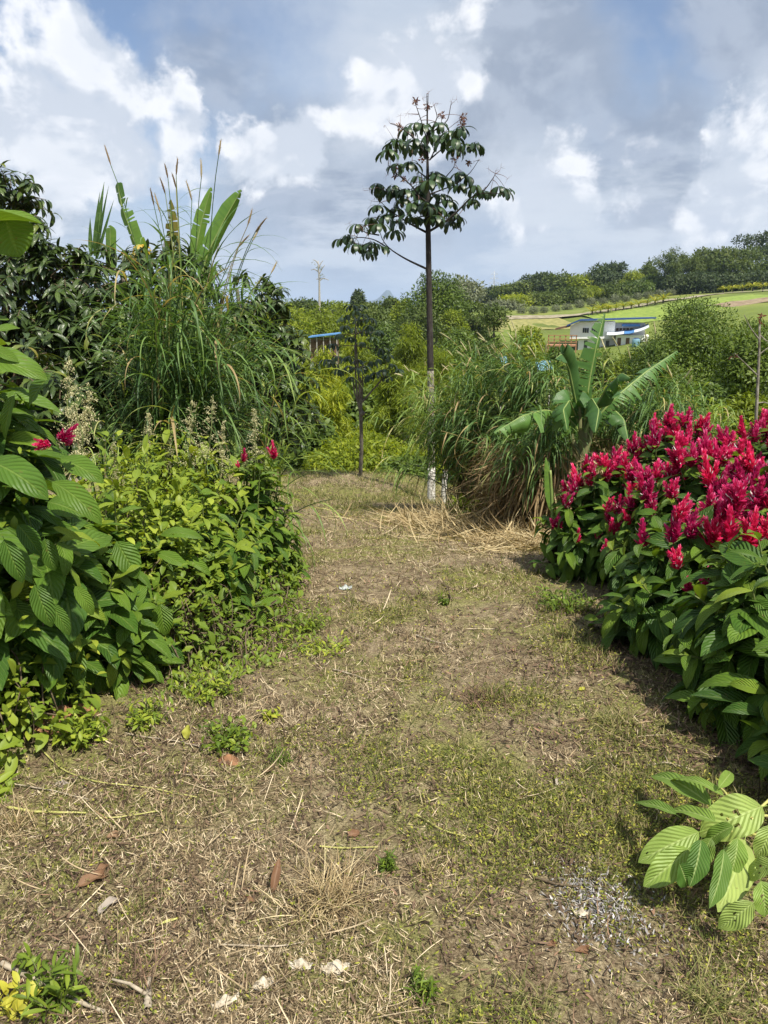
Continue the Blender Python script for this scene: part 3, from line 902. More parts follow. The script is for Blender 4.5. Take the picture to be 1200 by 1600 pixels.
# ------------------------------------------------------------------ scrambling weeds of the left hedge
def weed_mound(label, c, rx, ry, h, nleaf, L0, L1, mat, cols=(.2, .9), ntw=160, group=None, name='scrambling_weed', top=False, kindc='weeds', low=0.):
    z0 = float(gz(c[0], c[1]))
    t = thing(name, (c[0], c[1], z0), label, kindc, group)
    d = rdir(nleaf, .3); d[:, 2] = np.abs(d[:, 2])
    if top: d[:, 2] += .5; d = unit(d)
    rad = R.random(nleaf) ** .35
    lump = .80 + .42 * vnoise(d[:, 0] * 2 + c[0] * 3 + 20, d[:, 1] * 2 + d[:, 2] * 1.7 + 20, 2.2)
    p = A(c[0], c[1], z0) + d * (A(rx, ry, h) * (rad * lump)[:, None])
    p[:, 2] = np.maximum(p[:, 2], gz(p[:, 0], p[:, 1]) + .02)
    g = Geo()
    ld = unit(d * .6 + R.normal(0, .6, d.shape))
    hgt = np.clip((p[:, 2] - z0) / h, 0, 1)
    cl = vnoise(p[:, 0] * 1.0 + 40, p[:, 2] + p[:, 1] + 40, 5.)
    rn = np.clip(cols[0] + (cols[1] - cols[0]) * (.55 * cl + .45 * R.random(nleaf)), 0, 1)
    Ls = L0 + (L1 * 1.7 - L0) * R.random(nleaf) ** 2.6
    leaves(g, p, ld, A(0, 0, 1) + d * .6, Ls, Ls * R.uniform(.4, .7, nleaf), R.uniform(.2, 1.3, nleaf), .3, prof_ovate, 4, 2, rnd=rn)
    obj('foliage', g, [mat], t)
    g = Geo()
    k = R.integers(0, nleaf, ntw); k2 = R.integers(0, nleaf, ntw)
    a = p[k].copy(); b = a * .55 + p[k2] * .45; a[:, 2] = z0 + (a[:, 2] - z0) * R.random(ntw) * .5
    m = (a + b) / 2 + R.normal(0, .09, a.shape); m[:, 2] += .06
    tubes(g, bez(a, m, b, 8), R.uniform(.0015, .004, ntw)[:, None], 4, cap=False)
    obj('twigs', g, [M_twig], t)
    return t
GRW = 'scrambling weeds over the left hedge'
weed_mound('yellow green scrambling weed heaped over the middle of the left hedge', (-1.38, 3.95), .58, .62, 1.0, 5600, .022, .055, M_weed, (.2, .9), 260, GRW)
weed_mound('bright green weed with small pointed leaves behind the yellow green heap', (-1.3, 4.75), .55, .5, 1.08, 3000, .03, .075, M_weed, (.1, .85), 120, GRW)
weed_mound('tangled vine with small leaves over the brown twiggy front of the left hedge', (-1.12, 3.7), .38, .5, .62, 2600, .018, .05, M_weed, (0, .6), 420, GRW)
weed_mound('pale vine climbing through the large leaves at the left edge', (-1.62, 2.95), .40, .5, 1.35, 1300, .02, .06, M_weed, (.25, .95), 80, GRW)
weed_mound('leafy creeper at the foot of the large leaved shrub', (-1.55, 2.72), .36, .3, .36, 900, .025, .06, M_weed, (.1, .8), 50, GRW)
weed_mound('small leaved creeper at the base of the red flowered shrub', (-.86, 4.75), .34, .5, .45, 1500, .02, .05, M_weed, (0, .7), 160, GRW)
weed_mound('low mat of weeds spilling onto the path below the left hedge', (-.85, 3.95), .42, .8, .14, 2400, .015, .035, M_weed, (0, .8), 200, GRW)

# feathery seed plumes
def plume(label, b, t, Y, size, n=6, group='feathery seed plumes of the left hedge', nm='plume_weed'):
    p1 = P(t[0], t[1], Y)
    p0 = P(b[0], b[1], Y)
    z0 = p0.copy()
    root = thing(nm, tuple(z0), label, 'seed plume', group)
    g = Geo()
    ax = smoothline([p0, (p0 + p1) / 2 + R.normal(0, .02, 3), p1])
    tubes(g, ax, np.linspace(.004, .0015, len(ax))[None], 4)
    obj('stalk', g, [M_stem], root)
    g = Geo()
    q = R.random(n * 10) ** .7
    st = p1 + (p0 - p1) * q[:, None] * min(1., size * 3 / np.linalg.norm(p1 - p0))
    dd = rdir(n * 10, .9)
    Ln = size * R.uniform(.3, .8, n * 10) * (.35 + q)
    for k in range(7):
        s = (k + 1) / 7
        pp = st + dd * (Ln * s)[:, None] + A(0, 0, -.02) * s * s
        leaves(g, np.repeat(pp, 2, 0) + R.normal(0, .004, (len(pp) * 2, 3)), rdir(len(pp) * 2, .3), rdir(len(pp) * 2), .010, .005, .5, .2, prof_ovate, 2, 1)
    obj('seed_head', g, [M_plume], root)
    return root
plume('cream seed plume standing above the large leaves at the left edge', (112, 690), (108, 560), 3.1, .12, 7)
plume('small cream seed plume beside the dark twigs, right of the cream one', (132, 690), (140, 600), 3.1, .08, 5)
plume('short cream seed plume low beside the dark crimson flower', (125, 720), (118, 640), 3.0, .07, 4)
plume('tall pale plume in the centre of the left hedge', (295, 740), (300, 618), 4.6, .15, 7)
plume('pale plume leaning right next to the tall one', (320, 740), (332, 622), 4.5, .13, 5)
plume('thin plume left of the tall pale ones', (232, 740), (232, 640), 4.4, .07, 4)
plume('yellowish plume just left of the red flower heads', (345, 740), (350, 655), 4.6, .11, 5)
plume('yellowish plume between the two red flower heads', (398, 720), (398, 640), 4.8, .10, 6)
plume('small plume low on the weed heap', (180, 760), (178, 690), 4.0, .08, 5)
plume('broad pale plume at the back of the weed heap', (262, 740), (270, 650), 4.8, .12, 5)

# ------------------------------------------------------------------ dark shrub trees behind the left hedge
def coffee(label, c, blobs, n, group='dark leaved trees behind the left hedge', L0=.09, L1=.15, mat=None, nlimb=26, name='coffee_tree', cat='tree', kap=(.4, 1.4)):
    z0 = float(gz(c[0], c[1]))
    t = thing(name, (c[0], c[1], z0), label, cat, group)
    base = A(c[0], c[1], z0)
    B = np.array([b[:3] for b in blobs]); RR = np.array([b[3] for b in blobs])
    wsum = RR ** 2.2; w = wsum / wsum.sum()
    # drooping sprays: each spray a twig with paired leaves
    ns = n // 12
    k = R.choice(len(B), ns, p=w)
    d = rdir(ns, .25)
    c0 = B[k] + d * (RR[k] * R.uniform(.15, .75, ns))[:, None]
    tip = B[k] + d * (RR[k] * R.uniform(.8, 1.18, ns))[:, None] - A(0, 0, .12) * RR[k][:, None]
    midp = (c0 + tip) / 2 + A(0, 0, .10) * RR[k][:, None]
    cur = bez(c0, midp, tip, 7)
    g = Geo()
    top = B[np.argmax(B[:, 2])]
    tubes(g, smoothline([base, base * .6 + top * .4 + A(.06, 0, 0), top]), np.linspace(.06, .02, 24)[None], 7)
    obj('trunk', g, [M_bark], t)
    g = Geo()
    kk = R.integers(0, ns, nlimb)
    tr = base + (top - base) * R.uniform(.1, .8, nlimb)[:, None]
    tubes(g, bez(tr, (tr + c0[kk]) / 2 + A(0, 0, .15), c0[kk], 8), np.linspace(.02, .008, 8)[None], 5, cap=False)
    tubes(g, cur, np.linspace(.006, .002, 7)[None], 3, cap=False)
    obj('branches', g, [M_twig], t)
    g = Geo()
    tan = unit(np.gradient(cur, axis=1))
    for j in range(1, 7):
        e1 = unit(np.cross(tan[:, j], A(0, 0, 1)) + R.normal(0, .3, (ns, 3)))
        for s in (1, -1):
            dd = unit(e1 * s + tan[:, j] * .6 + A(0, 0, -.28) + R.normal(0, .2, (ns, 3)))
            L_ = R.uniform(L0, L1, ns)
            cl = vnoise(cur[:, j, 0] + 30, cur[:, j, 2] + 30, 3)
            leaves(g, cur[:, j], dd, A(0, 0, 1) + d * .5, L_, L_ * R.uniform(.32, .42, ns), R.uniform(*kap, ns), .25, prof_ovate, 4, 2,
                   rnd=np.clip(.45 * cl + .55 * R.random(ns) + .08 * (j > 5), 0, 1))
    obj('crown', g, [mat or M_coffee], t)
    return t

def BL(lst, Y):
    o = []
    for px, py, r, dy in lst:
        p = P(px, py, Y + dy); o.append((p[0], p[1], p[2], r / F * (Y + dy)))
    return o
coffee('tallest dark leaved tree at the left edge, its top against the sky', (-3.5, 6.6), BL([(-40, 300, 60, 0), (20, 320, 55, 0), (35, 390, 50, -.2), (-30, 420, 90, 0), (45, 470, 75, -.3), (10, 560, 90, -.3), (-60, 560, 100, 0), (0, 300, 35, 0)], 6.8), 4600)
coffee('bushy dark leaved tree with yellowish young leaves, second from the left edge', (-2.4, 6.5), BL([(100, 430, 60, 0), (130, 480, 65, 0), (90, 540, 70, -.2), (160, 560, 70, -.1), (110, 620, 80, -.2), (60, 640, 60, -.2), (175, 640, 60, 0), (75, 400, 30, 0), (110, 405, 30, 0)], 6.6), 5000)
coffee('dark leaved tree below the upright banana leaves, behind the tall grass', (-1.75, 7.3), BL([(190, 430, 50, 0), (200, 490, 65, 0), (250, 430, 60, 0), (290, 450, 60, 0), (230, 560, 75, -.2), (300, 540, 70, 0), (270, 640, 70, -.3), (200, 640, 60, -.3), (330, 620, 60, 0)], 7.4), 5000)
coffee('thin dark leaved tree with a flat top at the right end of the dark thicket', (-1.45, 8.7), BL([(395, 462, 38, 0), (430, 465, 28, 0), (400, 520, 55, 0), (440, 550, 48, 0), (380, 590, 60, 0), (430, 620, 58, -.2), (455, 600, 40, 0), (375, 660, 55, 0), (460, 660, 40, -.2), (370, 450, 18, 0)], 9.0), 4200, L0=.10, L1=.17)
coffee('dark leaved tree low behind the large leaved shrub at the left edge', (-2.9, 5.3), BL([(20, 600, 90, 0), (90, 660, 70, 0), (-60, 640, 90, 0), (150, 700, 60, .1)], 5.2), 2200)

# ------------------------------------------------------------------ tall grasses
def grass_clump(label, c, culms, group, leafL=(.45, .85), W=.02, nleaf=8, mat=None, heads=0, headmat=None, base_r=.25, name='elephant_grass', dead=0, deadh=.8, seedlean=None, deadr=None, bare=.3, sag=(.7, 2.4), cat='tall grass'):
    """culms: array of tip points; every culm rises from the clump's foot"""
    z0 = float(gz(c[0], c[1]))
    t = thing(name, (c[0], c[1], z0), label, cat, group)
    tips = np.asarray(culms, float); n = len(tips)
    dirx = tips[:, :2] - A(c[0], c[1]); dl = np.linalg.norm(dirx, axis=1, keepdims=True) + 1e-6
    b = np.column_stack([c[0] + dirx[:, 0] / dl[:, 0] * base_r * np.minimum(1, dl[:, 0] / .5) * R.random(n), c[1] + dirx[:, 1] / dl[:, 0] * base_r * R.random(n), np.zeros(n)])
    b[:, 2] = gz(b[:, 0], b[:, 1]) - .03
    m = b * .5 + tips * .5; m[:, :2] = b[:, :2] * .8 + tips[:, :2] * .2; m[:, 2] = b[:, 2] + (tips[:, 2] - b[:, 2]) * .75
    cur = bez(b, m, tips, 12)
    g = Geo(); tubes(g, cur, np.linspace(.007, .0025, 12)[None], 4, cap=False)
    obj('culms', g, [M_grass], t)
    g = Geo(); tan = unit(np.gradient(cur, axis=1))
    for k in range(nleaf):
        tt = bare + (.98 - bare) * (k + R.random(n) * .6) / nleaf
        f = np.clip(tt * 11, 0, 10.99); i = f.astype(int); w = (f - i)[:, None]
        p = cur[np.arange(n), i] * (1 - w) + cur[np.arange(n), i + 1] * w
        ax = tan[np.arange(n), i]
        rd = unit(R.normal(0, 1, (n, 3)) * A(1, 1, .3))
        d = unit(ax * R.uniform(.4, 1.1, (n, 1)) + rd * R.uniform(.4, 1., (n, 1)))
        nr = A(0, 0, 1) - ax * .3 + rd * -.0
        L_ = R.uniform(*leafL, n) * (1.1 - .35 * tt)
        leaves(g, p, d, nr, L_, W * R.uniform(.7, 1.25, n), R.uniform(*sag, n), .35, prof_blade, 9, 2, wave=.25, rnd=np.clip(R.normal(.42, .25, n) + .1 * (tt > .8), 0, 1))
    obj('blades', g, [mat or M_grass], t)
    if dead:
        g = Geo()
        a = R.random(dead) * 6.28; rr = (deadr or base_r * 1.6) * R.uniform(.5, 1, dead)
        p = np.column_stack([c[0] + rr * np.cos(a), c[1] + rr * np.sin(a) * .8, z0 + R.uniform(.12, 1, dead) * deadh])
        p[:, 2] = np.maximum(p[:, 2], gz(p[:, 0], p[:, 1]) + .05)
        out = np.column_stack([np.cos(a), np.sin(a), np.zeros(dead)])
        d = unit(out * R.uniform(.05, .6, dead)[:, None] + A(0, 0, -1) * R.uniform(.3, 1, dead)[:, None] + R.normal(0, .25, (dead, 3)))
        L_ = np.minimum(R.uniform(.2, .6, dead), (p[:, 2] - z0) * 1.0 + .1)
        leaves(g, p, d, out, L_, R.uniform(.010, .026, dead), R.normal(0, .9, dead), .5, prof_blade, 6, 2, wave=.2, rnd=R.beta(1.3, 1.8, dead))
        obj('dead_blades', g, [M_dead], t)
    if heads:
        k = np.argsort(-tips[:, 2])[:heads]
        for q in k:
            g = Geo()
            ax = tan[q, -1]; p0 = tips[q]
            e = unit(ax + A(R.normal(0, .25), R.normal(0, .2), R.uniform(-.2, .3))) * R.uniform(.08, .14)
            tubes(g, smoothline([p0 - ax * .02, p0 + e * .5, p0 + e], 10), np.array([.001, .004, .006, .0065, .0065, .0065, .006, .005, .004, .001])[None], 5)
            m_ = 60; ss = R.random(m_)
            leaves(g, p0 + e * ss[:, None], unit(e) * .8 + rdir(m_) * .7, rdir(m_), .02, .0015, .2, .1, prof_blade, 2, 1)
            obj('seed_head', g, [headmat or M_dead], t)
    return t

def tipcloud(spec, Y, n, jit=(.0, .35)):
    """spec: (px, py, spread px) guides in the photograph; returns n tips"""
    sp = np.array([s[:3] for s in spec], float); wt = np.array([s[3] if len(s) > 3 else 1. for s in spec], float); wt = wt / wt.sum()
    k = R.choice(len(sp), n, p=wt)
    return np.array([P(sp[i, 0] + R.normal(0, sp[i, 2]), sp[i, 1] + R.normal(0, sp[i, 2]), Y + R.normal(0, jit[1])) for i in k])

GT = 'clumps of elephant grass'
grass_clump('towering elephant grass clump leaning right in front of the dark trees', (-1.75, 5.9),
            tipcloud([(250, 415, 26, 2), (320, 420, 26, 2), (225, 480, 28, 1.6), (355, 475, 25, 2), (300, 470, 35, 2), (380, 560, 30, 1.6), (320, 560, 40, 2), (240, 560, 30, 1.5), (430, 560, 25, 1), (330, 650, 35, 1), (200, 600, 25, .6)], 5.7, 135),
            GT, (.45, .9), .018, 10, base_r=.4, sag=(.5, 2.8))
grass_clump('slim flowering grass stalks rising above the tall clump into the sky', (-1.55, 6.1),
            np.array([P(*q) for q in [(342, 240, 5.9), (315, 275, 6), (262, 275, 6.1), (258, 300, 6), (275, 270, 6.0), (250, 330, 6), (388, 350, 5.9), (395, 375, 5.9), (400, 360, 5.9), (172, 255, 6.2), (275, 290, 6), (300, 310, 6), (240, 318, 6.1), (425, 425, 6.2), (372, 385, 6)]]),
            GT, (.2, .5), .010, 4, heads=15, headmat=M_dead, base_r=.15)
grass_clump('arching grass stems that reach right across the gap beside the red flowered shrub', (-1.05, 5.8),
            np.array([P(*q) for q in [(500, 570, 5.4), (465, 640, 5.4), (495, 690, 5.3), (520, 780, 5.2), (470, 560, 5.6), (440, 590, 5.5), (450, 540, 5.7), (425, 640, 5.6), (480, 740, 5.3), (470, 650, 5.6), (420, 500, 5.9), (455, 700, 5.4)]]),
            GT, (.45, .8), .016, 9, base_r=.12, mat=M_grassp)
grass_clump('pale low grass tuft between the weed heap and the dark trees', (-1.85, 4.9), tipcloud([(170, 690, 22), (200, 700, 20)], 4.7, 26), GT, (.25, .45), .010, 6, base_r=.12, mat=M_grassp)
# right side mass
RS = [
 ('left end clump of the right grass bank, its stems arching over the path', (1.3, 9.9), [(655, 600, 22, 1), (640, 640, 20, .8), (690, 590, 25, 2), (610, 660, 18, .5), (670, 680, 26, 1.3), (700, 640, 30, 2), (600, 720, 12, .25)], 9.2, 80, 0, .6),
 ('grass clump with dead brown skirt just right of the white footed tree', (1.68, 9.1), [(730, 575, 26, 2), (770, 570, 26, 2), (720, 640, 30, 2), (780, 640, 30, 2), (700, 690, 22, 1)], 8.8, 120, 900, 1.25),
 ('grass clump with dead brown skirt in the middle of the right grass bank', (2.1, 8.6), [(800, 570, 26, 2), (850, 580, 26, 2), (820, 640, 30, 2), (770, 660, 28, 2), (850, 680, 25, 1)], 8.2, 120, 1000, 1.2),
 ('grass clump whose pale dead leaves hang beside the young banana stalk', (1.8, 7.5), [(830, 660, 24, 2), (790, 690, 22, 1.5), (870, 680, 26, 2), (840, 720, 18, 1)], 7.3, 70, 900, .95),
 ('grass clump behind the ragged banana plant', (2.5, 8.4), [(890, 620, 26, 2), (930, 640, 26, 2), (900, 680, 26, 2)], 8.2, 70, 300, 1.),
 ('grass clump right of the banana plant, above the crimson flowers', (3.35, 8.2), [(1000, 620, 26, 2), (1040, 630, 22, 2), (990, 660, 24, 2), (950, 660, 24, 2), (1075, 630, 20, 1)], 8.0, 100, 150, 1.),
 ('fine grass clump at the far right end of the grass bank', (4.1, 8.6), [(1090, 640, 20, 1), (1060, 670, 24, 1), (1110, 670, 20, 1)], 8.4, 55, 60, .8)]
for k, (lb, c, sp, Y, n, dead, dh) in enumerate(RS):
    grass_clump(lb, c, tipcloud(sp, Y, n, (0, .3)), GT, (.35, .65), .017, 9, bare=.70, sag=(1.2, 2.8), base_r=.45, mat=M_grassp if k in (0, 4, 6) else None, dead=int(dead * 2.2), deadh=dh, heads=(14 if k in (0, 1, 2) else 4 if k == 5 else 0), headmat=M_plume, deadr=.85)
grass_clump('yellow seeding grass stems standing behind the torn banana leaf', (2.7, 7.9), np.array([P(*q) for q in [(1025, 520, 7.8), (1010, 535, 7.9), (965, 540, 7.8), (985, 560, 7.8), (1070, 590, 7.7), (1075, 600, 7.7), (945, 545, 7.9)]]),
            GT, (.3, .5), .010, 4, heads=7, headmat=M_plume, base_r=.1, mat=M_grassp)
# straw raked against the grass bank
g = Geo()
def d_pile(x, y):
    c1 = gpt(690, 815); c2 = gpt(830, 850)
    t = np.clip(((x - c1[0]) * (c2[0] - c1[0]) + (y - c1[1]) * (c2[1] - c1[1])) / ((c2[0] - c1[0]) ** 2 + (c2[1] - c1[1]) ** 2), 0, 1)
    dx = x - (c1[0] + t * (c2[0] - c1[0])); dy = y - (c1[1] + t * (c2[1] - c1[1]))
    return np.exp(-(dx * dx / .22 + dy * dy / .6))
p = scatter_pts(4200, -.5, 3, 6, 11, d_pile); n = len(p)
a = R.random(n) * 6.28
p[:, 2] += R.random(n) * .10 * d_pile(p[:, 0], p[:, 1])
leaves(g, p, np.stack([np.cos(a), np.sin(a) * .6, R.normal(0, .15, n)], 1), A(0, 0, 1) + R.normal(0, .4, (n, 3)), R.uniform(.15, .5, n), R.uniform(.006, .016, n), R.normal(0, .8, n), .3, prof_blade, 5, 1, rnd=R.uniform(.45, 1, n))
tag(obj('straw_heap', g, M_dead), 'pale dry straw raked along the foot of the right grass bank', 'straw', kind='stuff')

# ------------------------------------------------------------------ banana plants
def banana_leaf(name, parent, pts, W, nor, mat, tatter=.25, droop=.5, rnd=.5, rib=.012, n=46, profp=(.25, .35), tipcut=None, fold=.15):
    """midrib through pts (world); blade of strips between side veins, torn where the wind split it"""
    ax = smoothline(pts, n + 1)
    T = unit(np.gradient(ax, axis=0))
    nor = A(*nor)
    side = unit(np.cross(T, nor)); up = np.cross(side, T)
    s = np.linspace(0, 1, n + 1)
    w = W / 2 * np.clip(s / profp[0], 0, 1) ** .5 * np.clip((1 - s) / profp[1], .02, 1) ** .55
    if tipcut: w = np.where(s > tipcut, w * .3, w)
    g = Geo()
    for sg in (1, -1):
        dr = droop * R.uniform(.7, 1.1); cut = 1.
        lean = .25
        tears = R.random(n + 1) < tatter
        for i in range(n):
            if tears[i]:
                dr = droop * R.uniform(.35, 1.7); cut = R.uniform(.82, 1.05); lean = R.uniform(.1, .45)
            C = 6
            rows = []
            for k_, ii in enumerate((i, i + 1)):
                gap = (W * .045 if tears[i + k_] else 0.) * (1 if k_ else -1)
                vv = np.linspace(0, 1, C)
                wi = w[ii] * cut
                ang = fold + dr * vv
                xs = np.cumsum(np.concatenate([[0], np.cos(ang[1:])])) / (C - 1) * wi
                zs = -np.cumsum(np.concatenate([[0], np.sin(ang[1:])])) / (C - 1) * wi + np.sin(np.pi * vv) * .0
                q = ax[ii] + side[ii] * (sg * xs)[:, None] + up[ii] * zs[:, None] + T[ii] * (vv * wi * lean * .6 - gap * vv)[:, None]
                rows.append(q)
            V = np.concatenate(rows)
            Fc = [[j, j + 1, C + j + 1, C + j] for j in range(C - 1)]
            uv = np.array([[s[ii], .5 + .5 * sg * v_] for ii in (i, i + 1) for v_ in np.linspace(0, 1, C)])
            g.add(V, Fc, uv, float(np.clip(rnd + R.normal(0, .05), 0, 1)))
    o = obj(name, g, [mat], parent)
    g = Geo()
    tubes(g, ax - up * .003, np.linspace(rib, rib * .25, n + 1)[None], 6)
    obj('midrib', g, [M_rib], o, loc=(0, 0, 0))
    return o

def PP(lst, Y):
    return [P(q[0], q[1], Y + (q[2] if len(q) > 2 else 0)) for q in lst]

YB = 7.0
M_pstem = plain('banana_stem', (.09, .10, .04), (.22, .22, .10), 9, .6, .3, vs=(1, 1, .2))
bb = A(*P(905, 760, YB)); bb[2] = gz(bb[0], bb[1]) - .03
tb = thing('banana_plant', bb, 'ragged green banana plant behind the crimson flowers, one torn leaf arching left', 'banana plant')
g = Geo()
crown = P(912, 668, YB)
tubes(g, smoothline([bb, (bb + crown) / 2 + A(.02, 0, 0), crown]), np.linspace(.060, .038, 24)[None], 10)
for q in [(880, 640), (930, 640), (905, 630), (918, 640)]:
    tubes(g, smoothline([P(908, 720, YB), P((908 + q[0]) / 2 + 1, 690, YB), P(*q, YB)]), np.linspace(.035, .014, 24)[None], 7)
obj('pseudostem', g, [M_pstem], tb)
for l_, w_ in (([(905, 672), (892, 690, -.1), (886, 735, -.2)], .16), ([(916, 672), (930, 695, -.1), (934, 740, -.2)], .14), ([(910, 675), (908, 700, -.15), (904, 750, -.18)], .13)):
    pass
banana_leaf('banana_leaf', tb, PP([(908, 690), (902, 668), (880, 645, -.1), (850, 640, -.25), (815, 650, -.4), (772, 676, -.5)], YB), .42, (.05, -.35, 1), M_banana, .5, 1.8, .62, profp=(.18, .3), fold=.05)
banana_leaf('banana_leaf', tb, PP([(912, 680), (915, 640), (922, 590), (932, 540), (945, 490, .1)], YB), .33, (.55, -1, .15), M_banana, .4, .5, .35, profp=(.3, .5))
banana_leaf('banana_leaf', tb, PP([(910, 680), (900, 630), (890, 580, -.1), (878, 552, -.3), (868, 560, -.45)], YB), .34, (-.55, -.9, .3), M_banana, .05, .9, .15, profp=(.35, .3), fold=.5)
banana_leaf('banana_leaf', tb, PP([(914, 680), (935, 650), (960, 622), (1010, 580, .2), (1058, 548, .4)], YB), .40, (-.3, -.5, 1), M_banana, .8, 1.2, .5, profp=(.2, .3))
banana_leaf('banana_leaf', tb, PP([(914, 676), (928, 640), (948, 605, -.1), (972, 582, -.35), (985, 590, -.5)], YB - .1), .30, (.2, -.5, 1), M_banana, .2, 1.1, .2, profp=(.3, .35), fold=.5)
banana_leaf('banana_leaf', tb, PP([(908, 680), (900, 650), (890, 625, -.2), (880, 640, -.45), (886, 672, -.6)], YB), .30, (-.1, -1, .6), M_banana, .1, .7, .3, profp=(.3, .35), fold=.4)
banana_leaf('banana_leaf', tb, PP([(912, 676), (916, 640), (925, 622, -.2), (936, 640, -.5), (930, 675, -.65)], YB), .26, (0, -1, .6), M_banana, .1, .8, .15, profp=(.3, .35), fold=.5)
banana_leaf('banana_leaf', tb, PP([(916, 680), (940, 650), (960, 640, -.1), (975, 655, -.2), (982, 690, -.3)], YB + .1), .24, (.4, -.6, .8), M_banana, .3, .7, .3, profp=(.3, .35))

# banana leaves standing up behind the dark trees
YL = 8.0
b2 = P(290, 470, YL); base2 = A(b2[0], b2[1], float(gz(b2[0], b2[1])) - .03)
t2 = thing('banana_plant', base2, 'banana plant whose two upright bright leaves stand over the tall grass', 'banana plant')
g = Geo(); tubes(g, smoothline([base2, P(305, 440, YL)]), np.linspace(.12, .07, 24)[None], 10); obj('pseudostem', g, [M_rib], t2)
banana_leaf('banana_leaf', t2, PP([(300, 440), (304, 400), (314, 350), (330, 293)], YL), .165, (.5, -1, 0), M_banana, .08, .35, .85, profp=(.3, .28), fold=.25)
banana_leaf('banana_leaf', t2, PP([(312, 440), (325, 395), (350, 345), (377, 297)], YL), .20, (.9, -1, .2), M_banana, .08, .4, .75, profp=(.3, .25), fold=.35)
banana_leaf('browned_leaf', t2, PP([(272, 440), (270, 400), (268, 360), (266, 312)], YL), .22, (0, -1, .1), M_bananab, .3, .8, .5, profp=(.4, .6))
b3 = P(205, 480, YL + .3); base3 = A(b3[0], b3[1], float(gz(b3[0], b3[1])) - .03)
t3 = thing('banana_plant', base3, 'banana plant with a snapped leaf tip and yellowed leaf behind the left thicket', 'banana plant')
g = Geo(); tubes(g, smoothline([base3, P(212, 440, YL + .3)]), np.linspace(.12, .07, 24)[None], 10); obj('pseudostem', g, [M_rib], t3)
banana_leaf('banana_leaf', t3, PP([(222, 430), (214, 390), (200, 350), (190, 322)], YL + .3), .19, (-.4, -1, 0), M_banana, .15, .35, .8, profp=(.3, .12), fold=.3)
banana_leaf('snapped_leaf_tip', t3, PP([(190, 322), (187, 305), (183, 286)], YL + .3), .14, (-.8, -1, 0), M_banana, .1, .2, .6, profp=(.2, .12), n=14)
banana_leaf('banana_leaf', t3, PP([(172, 430), (172, 390), (172, 352)], YL + .3), .15, (-.4, -1, 0), M_banana, .05, .2, .85, profp=(.2, .12), n=20)
banana_leaf('yellow_leaf', t3, PP([(222, 420), (214, 400), (203, 395, -.2), (193, 425, -.35)], YL), .20, (-.1, -1, .5), M_bananay, .3, .5, .6, profp=(.3, .4), n=24)
banana_leaf('yellow_leaf', t3, PP([(230, 420), (226, 395), (216, 380, -.2), (206, 405, -.3)], YL), .16, (-.1, -1, .5), M_bananay, .3, .5, .6, profp=(.3, .4), n=24)

# stiff sword leaves beside it
b4 = P(152, 470, 7.9); base4 = A(b4[0], b4[1], float(gz(b4[0], b4[1])) - .03)
t4 = thing('sword_leaved_plant', base4, 'stiff narrow upright leaves rising out of the thicket left of the banana leaves', 'plant')
g = Geo(); tubes(g, smoothline([base4, P(148, 410, 7.9)]), np.linspace(.06, .03, 24)[None], 8); obj('stem', g, [M_bark], t4)
g = Geo()
for b, t, w in [((150, 400), (163, 284), 9), ((148, 400), (156, 300), 7), ((143, 400), (141, 340), 7), ((152, 405), (178, 312), 5), ((150, 405), (170, 290), 5), ((154, 405), (188, 372), 4)]:
    placed(g, b, t, 7.9, w, .15, nor=(0, -1, .1), rnd=R.uniform(.1, .5), fold=.5, prof=prof_blade, wave=0)
obj('leaves', g, [M_grass], t4)

# young banana stalk at the end of the right hedge
y1 = gpt(866, 888)
t5 = thing('young_banana', y1, 'thin young banana stalk with one furled upright leaf beside the crimson hedge', 'banana plant')
g = Geo()
tubes(g, smoothline([y1 - A(0, 0, .02), P(864, 820, y1[1]), P(860, 735, y1[1])]), np.linspace(.022, .008, 24)[None], 7)
obj('stalk', g, [M_rib], t5)
banana_leaf('furled_leaf', t5, PP([(862, 800), (860, 770), (857, 745), (853, 715)], y1[1]), .085, (.6, -1, 0), M_banana, .02, .3, .8, profp=(.3, .6), rib=.004, n=24)
g = Geo()
for b, t, w in [((864, 850), (858, 885), 8), ((868, 850), (875, 892), 8), ((864, 830), (862, 880), 7), ((886, 865), (874, 893), 9), ((888, 850), (892, 893), 9)]:
    placed(g, b, t, y1[1] - .03, w, .5, rnd=R.uniform(0, .6), nor=(0, -1, .2), nu=6, nv=2)
obj('dead_sheaths', g, [M_litter], t5)

# ------------------------------------------------------------------ the tall tree with palmate leaves
def palmate(g, p, r, n=8, rnd=None, dr=1.0):
    m = len(p)
    for k in range(n):
        a = k * 2 * PI / n + R.random(m) * .5
        d = np.stack([np.cos(a), np.sin(a), np.full(m, .15) + R.normal(0, .15, m)], 1)
        L_ = r * R.uniform(.75, 1.15, m)
        leaves(g, p, d, A(0, 0, 1), L_, L_ * .52, R.uniform(1.3, 2.2, m) * dr, .15, prof_obov, 6, 2, rnd=rnd if rnd is not None else None)

